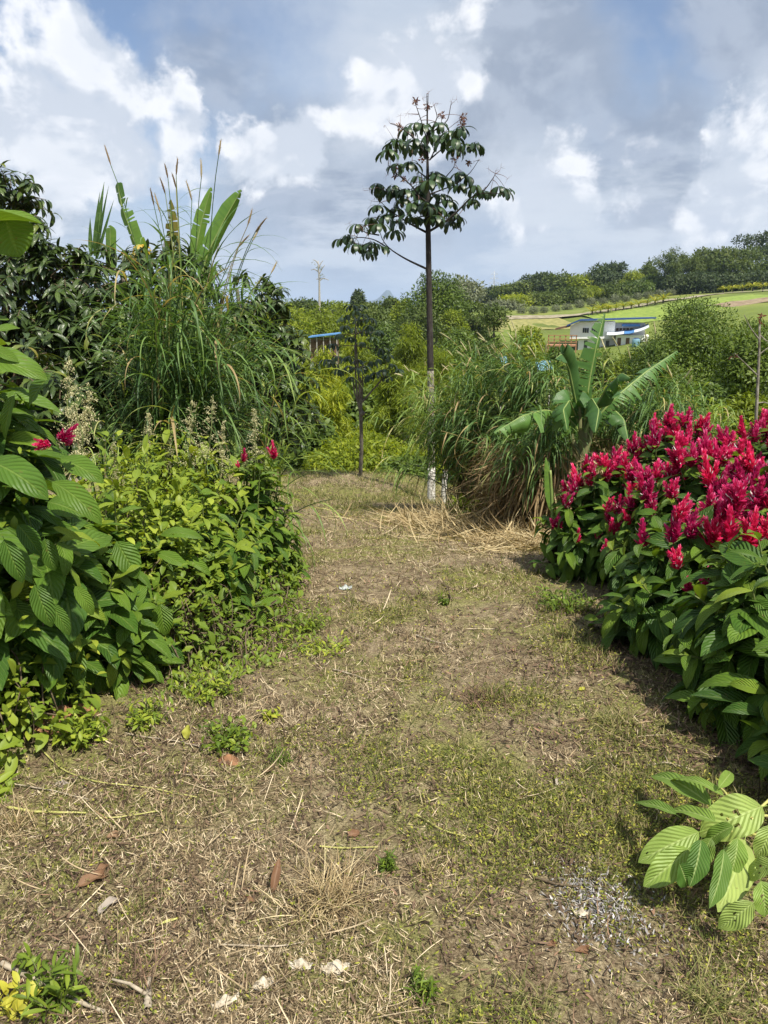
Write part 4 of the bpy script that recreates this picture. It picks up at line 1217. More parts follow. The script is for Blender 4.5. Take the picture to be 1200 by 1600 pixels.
def zz(x, y): return (500 + x / 3.75, 130 + y / 3.75)
def make_pole_tree():
    Y = 12.0
    q = P(674, 783, Y); z0 = float(gz(q[0], q[1]))
    base = A(q[0], q[1], z0)
    t = thing('palmate_tree', base, 'tall slender tree with a dark bare trunk, white painted foot and drooping palmate leaves', 'tree')
    path = [base - A(0, 0, .05), P(674, 735, Y), P(673, 600, Y), P(671, 480, Y), P(669, 365, Y), P(668, 250, Y), P(667, 146, Y)]
    ax = smoothline(path, 60)
    zt = ax[:, 2]
    rad = np.interp(zt, [z0, z0 + 2, P(0, 365, Y)[2], P(0, 250, Y)[2], P(0, 146, Y)[2]], [.062, .052, .040, .018, .004])
    zw = P(0, 728, Y)[2]; zg = P(0, 575, Y)[2]
    def seg(a, b):
        k = np.where((zt >= a - .06) & (zt <= b + .06))[0]
        return ax[k], rad[k]
    g = Geo(); p, r = seg(-9, zw); tubes(g, p, (r + .003)[None], 12); obj('painted_foot', g, [M_limewash], t)
    g = Geo(); p, r = seg(zw - .08, zg); tubes(g, p, r[None], 12); obj('lichen_trunk', g, [M_lichen], t)
    g = Geo(); p, r = seg(zg - .08, 99); tubes(g, p, (r + .001)[None], 10)
    limbs = [[(640, 1095), (500, 1030), (390, 960), (345, 880), (350, 850)], [(390, 960), (320, 915), (230, 900), (150, 925)], [(345, 890), (280, 880), (215, 850)],
        [(635, 880), (520, 820), (400, 740), (350, 690)], [(450, 780), (360, 790), (300, 810)], [(645, 865), (740, 810), (850, 710), (890, 650), (980, 640), (1075, 650)], [(950, 640), (985, 600), (1030, 530)],
        [(740, 810), (790, 800), (800, 790)], [(635, 860), (600, 700), (545, 600), (450, 535), (400, 480)], [(645, 650), (780, 600), (880, 530), (930, 450)], [(640, 450), (720, 380), (850, 300), (845, 200)],
        [(638, 440), (560, 330), (470, 255), (410, 235)], [(645, 450), (700, 330), (715, 190)], [(640, 620), (700, 590), (790, 490), (790, 445)], [(635, 700), (560, 650), (480, 640), (400, 690)], [(640, 740), (700, 700), (745, 690)],
        [(635, 560), (580, 520), (540, 480)], [(632, 350), (590, 210), (555, 110)], [(636, 300), (690, 200), (668, 130)], [(640, 300), (750, 220), (770, 110)], [(640, 800), (700, 800), (760, 790)], [(632, 330), (630, 200), (634, 60)],
        [(560, 330), (480, 370), (400, 410)], [(480, 640), (400, 640), (335, 610)], [(780, 340), (860, 360), (905, 375)], [(640, 770), (560, 790), (450, 810)]]
    ends = []
    for i, l in enumerate(limbs):
        off = 0 if i % 3 == 0 else (.35 if i % 3 == 1 else -.35)
        pts = [P(*zz(*q), Y + off * j / (len(l) - 1)) for j, q in enumerate(l)]
        s = smoothline(pts, 14)
        tubes(g, s, np.linspace(.020 if i in (0, 3, 5, 8) else .012, .004, 14)[None], 6)
        ends += list(s[4:])
    ends = np.array(ends)
    obj('trunk', g, [M_pole], t)
    CL = [(450, 350), (500, 370), (400, 410), (560, 340), (610, 260), (640, 320), (700, 330), (760, 300), (800, 340), (860, 370), (905, 370), (790, 390), (540, 400), (560, 250), (830, 280), (455, 490), (530, 480), (570, 560), (675, 540),
        (740, 570), (820, 540), (820, 610), (910, 620), (950, 650), (1090, 640), (1050, 620), (335, 610), (380, 650), (430, 620), (490, 690), (440, 750), (335, 730), (300, 810), (220, 840), (160, 910), (120, 930), (200, 960), (250, 960), (300, 950),
        (350, 970), (280, 1000), (560, 640), (600, 660), (650, 660), (710, 670), (750, 700), (890, 700), (680, 790), (770, 770), (800, 800), (770, 830), (520, 790), (450, 820), (560, 800), (620, 720), (640, 740), (430, 640), (580, 700), (500, 640),
        (440, 880), (380, 790), (340, 840), (680, 740), (540, 720), (600, 380), (420, 370), (730, 350), (690, 560), (640, 590), (860, 560), (520, 280), (700, 250), (655, 800), (600, 610)]
    g = Geo(); gt = Geo(); pts = []
    for c in CL:
        p = P(*zz(c[0], c[1] - 14), Y + R.normal(0, .35)); pts.append(p)
        k = np.argmin(np.linalg.norm(ends - p, axis=1))
        tubes(gt, bez(ends[k], (ends[k] + p) / 2 + A(0, 0, .04), p, 6), np.linspace(.005, .003, 6)[None], 4, cap=False)
    pts = np.array(pts)
    palmate(g, pts, .235, 8, rnd=R.random(len(pts)) * .8)
    palmate(g, pts[::2] + A(0, 0, .02), .15, 5, rnd=R.random(len(pts[::2])) * .9)
    obj('crown', g, [M_palmate], t)
    # bare flower stalks, brown seed balls
    tw = [(555, 110), (545, 100), (600, 90), (640, 50), (668, 130), (770, 110), (800, 95), (845, 200), (470, 190), (510, 175), (410, 235), (380, 245), (930, 450), (985, 500), (1030, 510), (1060, 495), (1100, 560), (900, 460), (400, 480), (390, 540), (170, 820), (260, 630), (285, 615), (300, 690), (690, 120), (520, 180), (820, 420), (770, 420)]
    for c in tw:
        p = P(*zz(*c), Y + R.normal(0, .2)); k = np.argmin(np.linalg.norm(ends - p, axis=1))
        tubes(gt, bez(ends[k], (ends[k] + p) / 2 + R.normal(0, .03, 3), p, 7), np.linspace(.004, .0015, 7)[None], 4, cap=False)
        for _ in range(4):
            e = p + unit(R.normal(0, 1, 3)) * R.uniform(.03, .09)
            tubes(gt, np.stack([p, e])[None], [[.0015, .001]], 3, cap=False)
    obj('twigs', gt, [M_twigr], t)
    for c in [(715, 190), (830, 235), (490, 560), (790, 445), (600, 440), (465, 260), (440, 495), (840, 200), (870, 465), (440, 545), (560, 105), (630, 135)]:
        g = Geo(); m = 26
        palm_c = P(*zz(*c), Y)
        leaves(g, palm_c + rdir(m) * .025, rdir(m, -.2), rdir(m), .06, .03, 1., .3, prof_obov, 3, 2)
        obj('dried_leaf_ball', g, [M_rust], t)
M_limewash = plain('limewash', (.20, .18, .15), (.66, .64, .59), 20, .9, .6, lo=.34, hi=.56)
M_lichen = plain('lichen_bark', (.10, .085, .065), (.30, .28, .23), 26, .9, .5, vs=(1, 1, .5))
M_twigr = plain('reddish_twig', (.10, .05, .04), (.22, .13, .10), 30, .8)
M_rust = leafmat('rust_leaf', [(0, (.06, .015, .012)), (.6, (.15, .05, .03)), (1, (.28, .17, .09))], .15, .6, .2)
make_pole_tree()

def make_small_tree():
    Y = 13.6
    q = P(563, 748, Y); z0 = float(gz(q[0], q[1])); base = A(q[0], q[1], z0)
    t = thing('young_palmate_tree', base, 'young thin tree with dark palmate leaves in tiers, left of the tall slender tree', 'tree')
    g = Geo()
    tubes(g, smoothline([base - A(0, 0, .05), P(565, 700, Y), P(563, 620, Y), P(562, 590, Y)]), np.linspace(.035, .03, 24)[None], 8)
    stems = [[(563, 650), (556, 600), (555, 560), (556, 500)], [(564, 640), (567, 600), (566, 585)], [(563, 640), (553, 610), (551, 590)], [(564, 630), (580, 612), (598, 592), (605, 575)], [(563, 620), (558, 560), (555, 520)]]
    for l in stems:
        tubes(g, smoothline(PP(l, Y), 14), np.linspace(.022, .010, 14)[None], 6)
    g.add(*ico_ball(P(566, 646, Y - .05), .05))
    obj('trunk', g, [M_bark], t)
    CL = [(556, 488), (545, 495), (535, 500), (568, 494), (578, 500), (590, 520), (540, 512), (556, 515), (572, 518), (530, 525), (582, 530), (548, 530), (565, 538), (520, 540), (526, 560), (518, 570), (510, 565), (545, 575), (556, 578), (570, 575), (535, 580), (580, 568),
        (592, 565), (605, 558), (612, 572), (600, 580), (622, 580), (588, 585), (560, 565), (545, 560), (575, 590), (550, 592), (528, 580), (605, 590), (560, 502), (550, 480), (565, 480), (596, 548), (578, 512)]
    g = Geo(); gt = Geo()
    trunkpts = np.array(PP([(556, 500), (556, 540), (556, 575), (566, 590), (600, 590), (552, 590), (530, 575), (560, 520)], Y))
    pts = []
    for c in CL:
        p = P(c[0], c[1] - 3, Y + R.normal(0, .35)); pts.append(p)
        k = np.argmin(np.linalg.norm(trunkpts - p, axis=1))
        tubes(gt, bez(trunkpts[k], (trunkpts[k] + p) / 2 + A(0, 0, -.03), p, 6), np.linspace(.007, .004, 6)[None], 4, cap=False)
    pts = np.array(pts)
    palmate(g, pts, .185, 8, rnd=R.random(len(pts)) * .9)
    obj('crown', g, [M_palmate], t)
    obj('twigs', gt, [M_twig], t)

_ico = None
def ico_ball(c, r, sub=2, jit=0.):
    import bmesh
    bm = bmesh.new(); bmesh.ops.create_icosphere(bm, subdivisions=sub, radius=1)
    v = np.array([q.co[:] for q in bm.verts]); f = np.array([[q.index for q in fc.verts] for fc in bm.faces]); bm.free()
    if jit: v = v * (1 + jit * (vnoise(v[:, 0] * 2 + 7 + v[:, 2], v[:, 1] * 2 + 9, 2.) - .5)[:, None])
    return v * r + c, f
make_small_tree()

# sawn pale posts at the foot of the grass bank
for px, top, w, lb in ((694, 735, .040, 'short pale leaning post beside the white footed tree'),):
    q = P(692, 790, 11.2); z0 = float(gz(q[0], q[1]))
    t = thing('post', (q[0], q[1], z0), lb, 'post')
    g = Geo(); tp = P(696, top, 11.2)
    tubes(g, smoothline([A(q[0], q[1], z0 - .05), tp]), w, 10); obj('shaft', g, [M_limewash], t)
    g = Geo(); tubes(g, smoothline([tp, tp + A(.004, 0, .02)], 4), np.array([w * 1.08, w * 1.02, w * .8, w * .4])[None], 10); obj('sawn_top', g, [M_twig], t)

# bare grey sapling at the right
Y = 6.6
q = P(1182, 760, Y); z0 = float(gz(q[0], q[1]))
t = thing('bare_sapling', (q[0], q[1], z0), 'thin grey leafless sapling standing behind the crimson hedge at the right', 'tree')
g = Geo(); tubes(g, smoothline([A(q[0], q[1], z0 - .03), P(1182, 640, Y), P(1186, 560, Y), P(1187, 508, Y)]), np.linspace(.022, .009, 24)[None], 8); obj('trunk', g, [M_lichen], t)
g = Geo()
for l in [[(1186, 530), (1172, 512), (1163, 492)], [(1186, 522), (1196, 532), (1205, 536)], [(1184, 556), (1196, 546), (1206, 540)], [(1183, 586), (1165, 568), (1148, 552)], [(1187, 508), (1188, 500), (1190, 492)], [(1184, 630), (1195, 628), (1206, 634)]]:
    tubes(g, smoothline(PP(l, Y), 10), np.linspace(.007, .003, 10)[None], 5)
obj('branches', g, [M_lichen], t)
g = Geo()
for c in [(1188, 505), (1192, 492), (1150, 555)]:
    leaves(g, P(*c, Y) + R.normal(0, .01, (6, 3)), rdir(6), rdir(6), .05, .02, 1, .3, prof_ovate, 4, 2)
obj('dried_leaves', g, [M_rust], t)

# ------------------------------------------------------------------ valley and hillside vegetation
def crown_leaves(g, B, n, size, wr=.5, bias=.35, down=0., nu=2, nv=1, shell=(.55, 1.08), rndlo=0., rndhi=1., elong=0., seed=0):
    C = np.array([b[:3] for b in B]); RR = np.array([b[3] for b in B]); ZS = np.array([b[4] if len(b) > 4 else .8 for b in B])
    w = RR ** 2; k = R.choice(len(B), n, p=w / w.sum())
    d = rdir(n, .15)
    lump = .78 + .5 * vnoise(d[:, 0] * 1.5 + k * 7.3 + 30, d[:, 1] * 1.2 + d[:, 2] * 1.9 + 30, 2.3)
    rad = R.uniform(shell[0] ** 2, shell[1] ** 2, n) ** .5 * lump
    p = C[k] + d * (RR[k] * rad)[:, None] * np.stack([np.ones(n), np.ones(n), ZS[k]], 1)
    ld = unit(d * .5 + R.normal(0, .8, (n, 3)) + A(0, 0, -down))
    L_ = size * R.uniform(.6, 1.4, n)
    cl = vnoise(p[:, 0] / size * .12 + 60, (p[:, 2] + p[:, 1] * .4) / size * .12 + 60, 1., 2)
    leaves(g, p, ld, d + A(0, 0, bias) + R.normal(0, .35, (n, 3)), L_, L_ * wr, R.uniform(0, 1.2, n), .2, prof_ovate, nu, nv,
           rnd=np.clip(rndlo + (rndhi - rndlo) * (.55 * cl + .45 * R.random(n)), 0, 1))

def far_tree(label, px, top, bot, wpx, Y, mat, kind='round', n=1800, group=None, name=None, size=None, cat='tree'):
    s = Y / F
    base = P(px, bot, Y); gzz = float(gz(base[0], base[1]))
    zt = P(px, top, Y)[2]
    z0 = gzz
    H = max(zt - z0, .6); Wd = wpx * s
    t = thing(name or {'round': 'leafy_tree', 'bush': 'round_bush', 'umbrella': 'umbrella_tree', 'bamboo': 'bamboo_clump', 'conic': 'cypress_tree', 'palm': 'palm'}[kind],
              (base[0], base[1], z0), label, cat, group)
    O = A(base[0], base[1], z0)
    size = size or max(.10, 5.0 * s)
    size *= 1.25; n = int(n * 1.7)
    # crowns fill the part that can be seen plus what stands behind what is in front
    ch = min(H * .92, max((bot - top) * s * 1.25, Wd * .5))
    B = []
    if kind in ('round', 'bush'):
        nb = 13; rz = Wd * .25
        for k in range(nb):
            a = k * 2.4 + O[0]; r = (k / nb) ** .5; u = min(1, r * r * .6 + .45 * R.random())
            if k < 2: u = 0
            rk = rz * R.uniform(.75, 1.25)
            B.append((O[0] + math.cos(a) * r * Wd * .34, O[1] + math.sin(a) * r * Wd * .34, z0 + H - rk * .9 - u * max(0, ch - 1.7 * rz), rk, .9))
        B.append((O[0], O[1], z0 + H - ch * .62, Wd * .34, min(1.3, ch / Wd)))
    elif kind == 'umbrella':
        for k in range(12):
            a = k * 2.4; r = (k / 12) ** .5
            B.append((O[0] + math.cos(a) * r * Wd * .4, O[1] + math.sin(a) * r * Wd * .4, z0 + H - ch * (.12 + .28 * (k % 3)) - r * ch * .08, Wd * R.uniform(.17, .25), .5))
    elif kind == 'conic':
        for k in range(8):
            u = k / 7
            B.append((O[0], O[1], z0 + H - ch * (.1 + .85 * u), Wd * (.14 + .34 * u), 1.0))
    if kind in ('round', 'bush', 'umbrella', 'conic'):
        g = Geo(); crown_leaves(g, B, n, size); obj('crown', g, [mat], t)
        g = Geo(); top_ = A(O[0], O[1], z0 + H - ch * .5)
        tubes(g, smoothline([O - A(0, 0, .1), top_]), np.linspace(max(.03, H * .022), max(.015, H * .01), 24)[None], 6)
        for k in range(5 if kind != 'bush' else 3):
            b = B[k]; m0 = O + (top_ - O) * R.uniform(.5, .9)
            tubes(g, bez(m0, (m0 + A(*b[:3])) / 2, A(*b[:3]), 6), np.linspace(H * .009, H * .003, 6)[None], 4, cap=False)
        obj('trunk', g, [M_bark], t)
    elif kind == 'bamboo':
        nc = 26
        a = R.random(nc) * 6.28; r = R.random(nc) ** .6
        tip = np.stack([O[0] + np.cos(a) * r * Wd * .5, O[1] + np.sin(a) * r * Wd * .5, z0 + H * (1 - .45 * r ** 1.5) * R.uniform(.8, 1.02, nc)], 1)
        b = O + np.stack([np.cos(a) * .06 * Wd, np.sin(a) * .06 * Wd, np.full(nc, -.1)], 1)
        m = b.copy(); m[:, 2] = tip[:, 2] * 1.12 - z0 * .12; m[:, :2] = b[:, :2] * .6 + tip[:, :2] * .4
        cur = bez(b, m, tip, 14)
        g = Geo(); tubes(g, cur, np.linspace(H * .007, H * .002, 14)[None], 4, cap=False); obj('culms', g, [M_grassp], t)
        g = Geo()
        q = R.integers(0, nc, n); tt = 1 - R.random(n) ** 1.2 * .78
        f = tt * 13; i = np.clip(f.astype(int), 0, 12); w = (f - i)[:, None]
        p = cur[q, i] * (1 - w) + cur[q, i + 1] * w
        p = p + rdir(n, -.3) * (R.random(n) ** .6 * Wd * (.06 + .07 * (1 - np.abs(tt - .7))))[:, None]
        ld = unit(rdir(n) * A(1, 1, .4) + A(0, 0, -.55))
        L_ = size * R.uniform(.8, 1.9, n)
        leaves(g, p, ld, rdir(n, 1.2), L_, L_ * .22, R.uniform(0, 1, n), .2, prof_long, 2, 1,
               rnd=np.clip(.5 * vnoise(p[:, 0] / size * .1 + 60, p[:, 2] / size * .1 + 60, 1., 2) + .5 * R.random(n) + .15 * (tt - .5), 0, 1))
        obj('foliage', g, [mat], t)
    elif kind == 'palm':
        g = Geo(); hd = A(O[0], O[1], z0 + H * .55)
        tubes(g, smoothline([O - A(0, 0, .1), hd]), H * .04, 6); obj('trunk', g, [M_bark], t)
        g = Geo(); m = 16; a = np.arange(m) * 2.4
        d = np.stack([np.cos(a), np.sin(a), R.uniform(.2, 1.3, m)], 1)
        leaves(g, hd, d, A(0, 0, 1), Wd * .62, Wd * .13, R.uniform(1, 1.9, m), .5, prof_long, 7, 2)
        obj('fronds', g, [mat], t)
    return t

GV = 'bushes in the hollow beyond the path'
far_tree('dark green bush with a yellow lit top just beyond the end of the path', 590, 682, 770, 175, 17.5, M_bamboo, 'bush', 11000, GV, size=.085, cat='bush')
far_tree('yellow green bush right behind the young tree, lit from above', 530, 690, 760, 110, 18.5, M_bamboo, 'bush', 7000, GV, size=.085, cat='bush')
far_tree('dark leafy bush at the foot of the white footed tree', 640, 730, 790, 90, 15.6, M_mid, 'bush', 2600, GV, size=.12, cat='bush')
far_tree('yellowest bamboo clump left of the young tree', 520, 590, 740, 130, 24, M_bamboo, 'bamboo', 17000, GV, size=.13, cat='bamboo')
far_tree('bamboo clump between the two palmate trees', 620, 560, 720, 130, 27, M_bamboo, 'bamboo', 17000, GV, size=.145, cat='bamboo')
far_tree('bamboo clump directly behind the trunk of the tall tree', 690, 555, 700, 120, 30, M_bamboo, 'bamboo', 14000, GV, size=.16, cat='bamboo')
far_tree('shaded green bush below the bamboo, left of the young tree', 490, 660, 750, 110, 22, M_mid, 'bush', 3200, GV, size=.2, cat='bush')
far_tree('green tree behind the young tree in the hollow', 560, 600, 700, 120, 32, M_mid, 'round', 3800, GV, size=.26)
far_tree('olive bamboo clump farther back behind the young tree', 560, 525, 640, 130, 45, M_bamboo, 'bamboo', 13000, GV, size=.21, cat='bamboo')
far_tree('bamboo clump under the blue roofed shed', 490, 526, 640, 130, 42, M_bamboo, 'bamboo', 13000, GV, size=.21, cat='bamboo')
far_tree('feathery green clump right of the young tree crown', 645, 500, 620, 130, 48, M_bamboo, 'bamboo', 13000, GV, size=.21, cat='bamboo')
far_tree('brownish green bush left of the dark feathery tree', 715, 515, 620, 90, 55, M_mid, 'bush', 5200, GV, size=.22, cat='bush')
far_tree('dark feathery tree with two rounded tops on the slope', 768, 478, 600, 75, 62, M_far, 'round', 7000, GV, size=.2)
far_tree('green tree right of the dark feathery tree', 825, 512, 600, 75, 66, M_bamboo, 'round', 6000, GV, size=.24)
far_tree('low bush above the tall grass, left of the deck', 872, 545, 600, 60, 60, M_mid, 'bush', 4000, GV, size=.22, cat='bush')
far_tree('bush in front of the white house, behind the banana plant', 930, 545, 600, 90, 62, M_mid, 'bush', 4500, GV, size=.22, cat='bush')
far_tree('light green bush below the white house', 990, 550, 600, 80, 58, M_bamboo, 'bush', 4500, GV, size=.22, cat='bush')
GX = 'large trees on the right slope'
far_tree('great rounded clump of dark bamboo at the right of the white house', 1062, 468, 620, 175, 40, M_mid, 'round', 24000, GX, size=.13)
far_tree('lower shoulder of green foliage right of the banana plant', 1020, 535, 660, 110, 34, M_mid, 'round', 13000, GX, size=.12)
far_tree('broad leafy tree with yellow flecked leaves behind the bare sapling', 1150, 520, 700, 165, 21, M_mid, 'round', 14000, GX, size=.105)
far_tree('leafy tree cut by the right edge above the crimson hedge', 1215, 495, 700, 130, 26, M_mid, 'round', 10000, GX, size=.11)
far_tree('round dark tree on the slope under the brown soil patch', 1170, 500, 620, 120, 42, M_mid, 'round', 9000, GX, size=.15)
far_tree('yellow green feathery bush at the foot of the bare sapling', 1165, 618, 720, 120, 13.5, M_bamboo, 'bush', 5200, GX, size=.09, cat='bush')
far_tree('small green bush between the fine grass and the leafy tree', 1100, 600, 700, 100, 17, M_mid, 'bush', 5200, GX, size=.09, cat='bush')

# left slope
GH = 'trees on the far slope'
slope = [(455, 478, 560, 70, 90, M_bamboo, 'round', 'yellow green tree on the slope above the blue shed, at its left'), (500, 480, 560, 70, 95, M_bamboo, 'round', 'broad yellow green tree just above the blue shed roof'),
    (545, 484, 560, 60, 85, M_bamboo, 'round', 'light green tree right of the blue shed'), (585, 480, 560, 60, 100, M_far, 'round', 'green tree on the slope above the young tree'),
    (475, 468, 520, 60, 150, M_far, 'round', 'dark tree on the skyline left of the dead tree'), (520, 474, 520, 60, 160, M_bamboo, 'round', 'low yellow tree on the skyline below the dead tree'),
    (560, 455, 500, 28, 170, M_fard, 'conic', 'dark pointed tree on the skyline left of the blue mountain'), (575, 474, 510, 45, 150, M_far, 'round', 'small round tree on the skyline under the pointed tree'),
    (612, 465, 520, 34, 140, M_far, 'round', 'pale green tree on the skyline right of the blue mountain'), (632, 468, 520, 40, 130, M_bamboo, 'round', 'bright green tree touching the big skyline tree'),
    (655, 480, 545, 60, 105, M_far, 'round', 'green tree in front of the big skyline tree, at its left'), (682, 424, 530, 88, 115, M_mid, 'round', 'big dense tree on the skyline behind the tall thin trunk'),
    (722, 432, 500, 62, 190, M_farg, 'round', 'greyish domed tree behind the big skyline tree'), (735, 470, 525, 50, 120, M_far, 'umbrella', 'flat topped green tree right of the big skyline tree'),
    (705, 485, 530, 46, 108, M_bamboo, 'round', 'light green tree at the foot of the big skyline tree'), (600, 505, 560, 60, 80, M_mid, 'bush', 'dark bush on the slope beside the young tree crown'),
    (440, 470, 540, 60, 120, M_far, 'round', 'tree on the skyline behind the thin dark leaved tree'), (420, 480, 560, 70, 90, M_bamboo, 'round', 'yellow green tree glimpsed behind the thin dark leaved tree')]
for px, tp, bt, w, Y, m, kd, lb in slope:
    far_tree(lb, px, tp, bt, w * 1.2, Y, m, kd, 2400 if w < 80 else 6500, GH, size=max(.3, 4.2 * Y / F) if w < 80 else .36)
for px, tp, bt, lb in ((493, 462, 490, 'small palm on the skyline left of the dead tree'), (508, 466, 492, 'small palm on the skyline right of the dead tree'), (518, 468, 494, 'lowest small palm right of the dead tree')):
    far_tree(lb, px, tp, bt, 22, 145, M_fard, 'palm', 0, GH)

GS = 'trees along the right hand skyline'
sky_l = [(768, 448, 500, 34, 230, M_fard, 'round', 'small dark tree under the distant pylon'), (790, 445, 495, 36, 220, M_far, 'round', 'low tree right of the pylon'),
    (815, 438, 492, 42, 215, M_far, 'round', 'first taller tree right of the pylon'), (845, 428, 488, 46, 215, M_fard, 'umbrella', 'spreading tree whose flat top clears the hill on the left of the wood'),
    (872, 425, 485, 50, 210, M_far, 'round', 'rounded tree in the wood above the white house'), (905, 430, 480, 44, 205, M_bamboo, 'round', 'yellowish tree in the wood above the white house'),
    (935, 418, 475, 50, 205, M_fard, 'round', 'dark tree in the wood above the upright banana leaf'), (958, 412, 470, 50, 215, M_fard, 'umbrella', 'dark flat topped tree high in the wood above the banana leaf'),
    (985, 422, 470, 40, 200, M_bamboo, 'bamboo', 'light green bamboo in the wood, left of the tall bamboo'), (1010, 410, 466, 36, 205, M_far, 'conic', 'pointed thin tree just left of the tall bamboo'),
    (1046, 380, 462, 50, 185, M_far, 'bamboo', 'tall bamboo with one arching tip, highest of the bamboo on the hill'), (1075, 394, 460, 44, 185, M_far, 'bamboo', 'bamboo right beside the tall arching one'),
    (1098, 388, 458, 44, 188, M_far, 'round', 'rounded dark tree between the bamboo and the spreading trees'), (1128, 388, 458, 62, 185, M_far, 'umbrella', 'wide layered tree behind the white pole'),
    (1162, 392, 456, 70, 180, M_far, 'umbrella', 'wide layered tree right of the white pole'), (1190, 360, 454, 72, 195, M_fard, 'umbrella', 'tallest dark spreading tree at the right edge of the skyline'),
    (1240, 380, 450, 80, 190, M_fard, 'umbrella', 'spreading tree at the very right of the skyline'), (1020, 430, 468, 34, 190, M_mid, 'round', 'low tree in front of the pointed thin tree'),
    (890, 452, 492, 40, 170, M_far, 'round', 'tree in the lower row of the wood, left of the banana leaf'), (850, 458, 498, 46, 165, M_far, 'round', 'tree in the lower row of the wood, above the deck'),
    (805, 462, 500, 46, 165, M_bamboo, 'round', 'light tree in the lower row of the wood, right of the big grey bush'), (925, 448, 486, 40, 172, M_bamboo, 'bamboo', 'light bamboo in the lower row behind the upright banana leaf'),
    (960, 445, 480, 40, 172, M_far, 'round', 'dark tree in the lower row, right of the upright banana leaf'), (1090, 425, 462, 40, 168, M_fard, 'round', 'dark tree in the lower row left of the white pole'),
    (1135, 428, 460, 44, 168, M_fard, 'round', 'dark tree in the lower row right of the white pole'), (1180, 426, 456, 50, 168, M_fard, 'round', 'dark tree in the lower row at the right edge'),
    (1060, 428, 464, 40, 170, M_fard, 'round', 'dark tree in the lower row under the tall bamboo'), (995, 440, 474, 36, 175, M_mid, 'round', 'tree in the lower row left of the tall bamboo'),
    (785, 470, 500, 50, 150, M_farg, 'bush', 'big grey dome shaped bush at the left end of the hedge row')]
for px, tp, bt, w, Y, m, kd, lb in sky_l:
    Y = Y + 48 if 'lower row' in lb or 'grey dome' in lb else Y + 62
    far_tree(lb, px, tp, bt + 2, w * 1.3, Y, m, kd, 2300, GS, size=max(.4, 3.6 * Y / F))

# clipped grey bushes and yellow palms in rows along the track
GB = 'rounded grey green bushes along the hillside track'
proto = None
ib = 0
ords = ['first', 'second', 'third', 'fourth', 'fifth', 'sixth', 'seventh', 'eighth', 'ninth', 'tenth', 'eleventh', 'twelfth', 'thirteenth', 'fourteenth', 'fifteenth', 'sixteenth', 'seventeenth', 'eighteenth', 'nineteenth', 'twentieth']
rowb = [(815, 490), (833, 490), (850, 489), (868, 487), (886, 485), (905, 482), (924, 479), (942, 476), (960, 474), (978, 472), (996, 469), (1013, 467), (1030, 464), (1047, 462), (1065, 459), (1083, 457), (1100, 454)]
def ground_at_row(px, row, y0, y1):
    Ys = np.linspace(y0, y1, 400)
    x = (px - 600) / F; u = (800 - row) / F
    d = A(x, math.cos(PITCH) + u * math.sin(PITCH), -math.sin(PITCH) + u * math.cos(PITCH))
    pts = A(0, 0, CAMZ) + d[None] * (Ys / d[1])[:, None]
    h = pts[:, 2] - gz(pts[:, 0], pts[:, 1])
    k = np.argmax(h <= 0) if (h <= 0).any() else np.argmin(np.abs(h))
    q = pts[k]; return A(q[0], q[1], float(gz(q[0], q[1])))
for k, (px, row) in enumerate(rowb):
    q = ground_at_row(px, row, 120, 250)
    if proto is None:
        proto = thing('clipped_bush', q, 'x', 'bush', GB)
        g = Geo(); crown_leaves(g, [(0, 0, .9, 1.35, .75), (.4, .2, .8, 1., .8), (-.5, -.2, .8, 1., .8)], 900, .30); obj('crown', g, [M_farg], proto, loc=(0, 0, 0))
        g = Geo(); tubes(g, np.array([[0, 0, -.2], [0, 0, .8]])[None], .1, 6); obj('trunk', g, [M_bark], proto, loc=(0, 0, 0))
        o = proto
    else:
        o = dup(proto, q, R.random() * 6)
    s = R.uniform(.72, .92) * q[1] / 160
    o.scale = (s, s, s * R.uniform(.85, 1.1))
    o['label'] = f'rounded grey green bush, {ords[k]} from the left in the upper row along the track'
GP = 'small yellow green palms in the row below the track'
proto = None
rowp = [(925, 493), (938, 491), (950, 489), (962, 487), (974, 485), (986, 483), (998, 481), (1011, 479), (1023, 477), (1036, 474), (1130, 458), (1145, 457), (1160, 456), (1176, 455), (1192, 454)]
for k, (px, row) in enumerate(rowp):
    q = ground_at_row(px, row, 110, 240)
    if proto is None:
        proto = thing('young_palm', q, 'x', 'palm', GP)
        g = Geo(); tubes(g, np.array([[0, 0, -.2], [0, 0, .45]])[None], .09, 6); obj('trunk', g, [M_bark], proto, loc=(0, 0, 0))
        g = Geo(); m = 30; a = np.arange(m) * 2.4
        leaves(g, np.tile(A(0, 0, .4), (m, 1)), np.stack([np.cos(a), np.sin(a), R.uniform(.4, 2, m)], 1), A(0, 0, 1), R.uniform(.9, 1.6, m), .22, R.uniform(.8, 1.7, m), .4, prof_long, 6, 2)
        obj('fronds', g, [M_palm], proto, loc=(0, 0, 0))
        o = proto
    else:
        o = dup(proto, q, R.random() * 6)
    s = R.uniform(1.5, 2.1) * q[1] / 170; o.scale = (s, s, s)
    o['label'] = (f'small yellow green palm, {ords[k]} from the left in the row above the house roof' if k < 10 else f'small yellow green palm at the top of the lawn, {ords[k - 10]} right of the white pole')

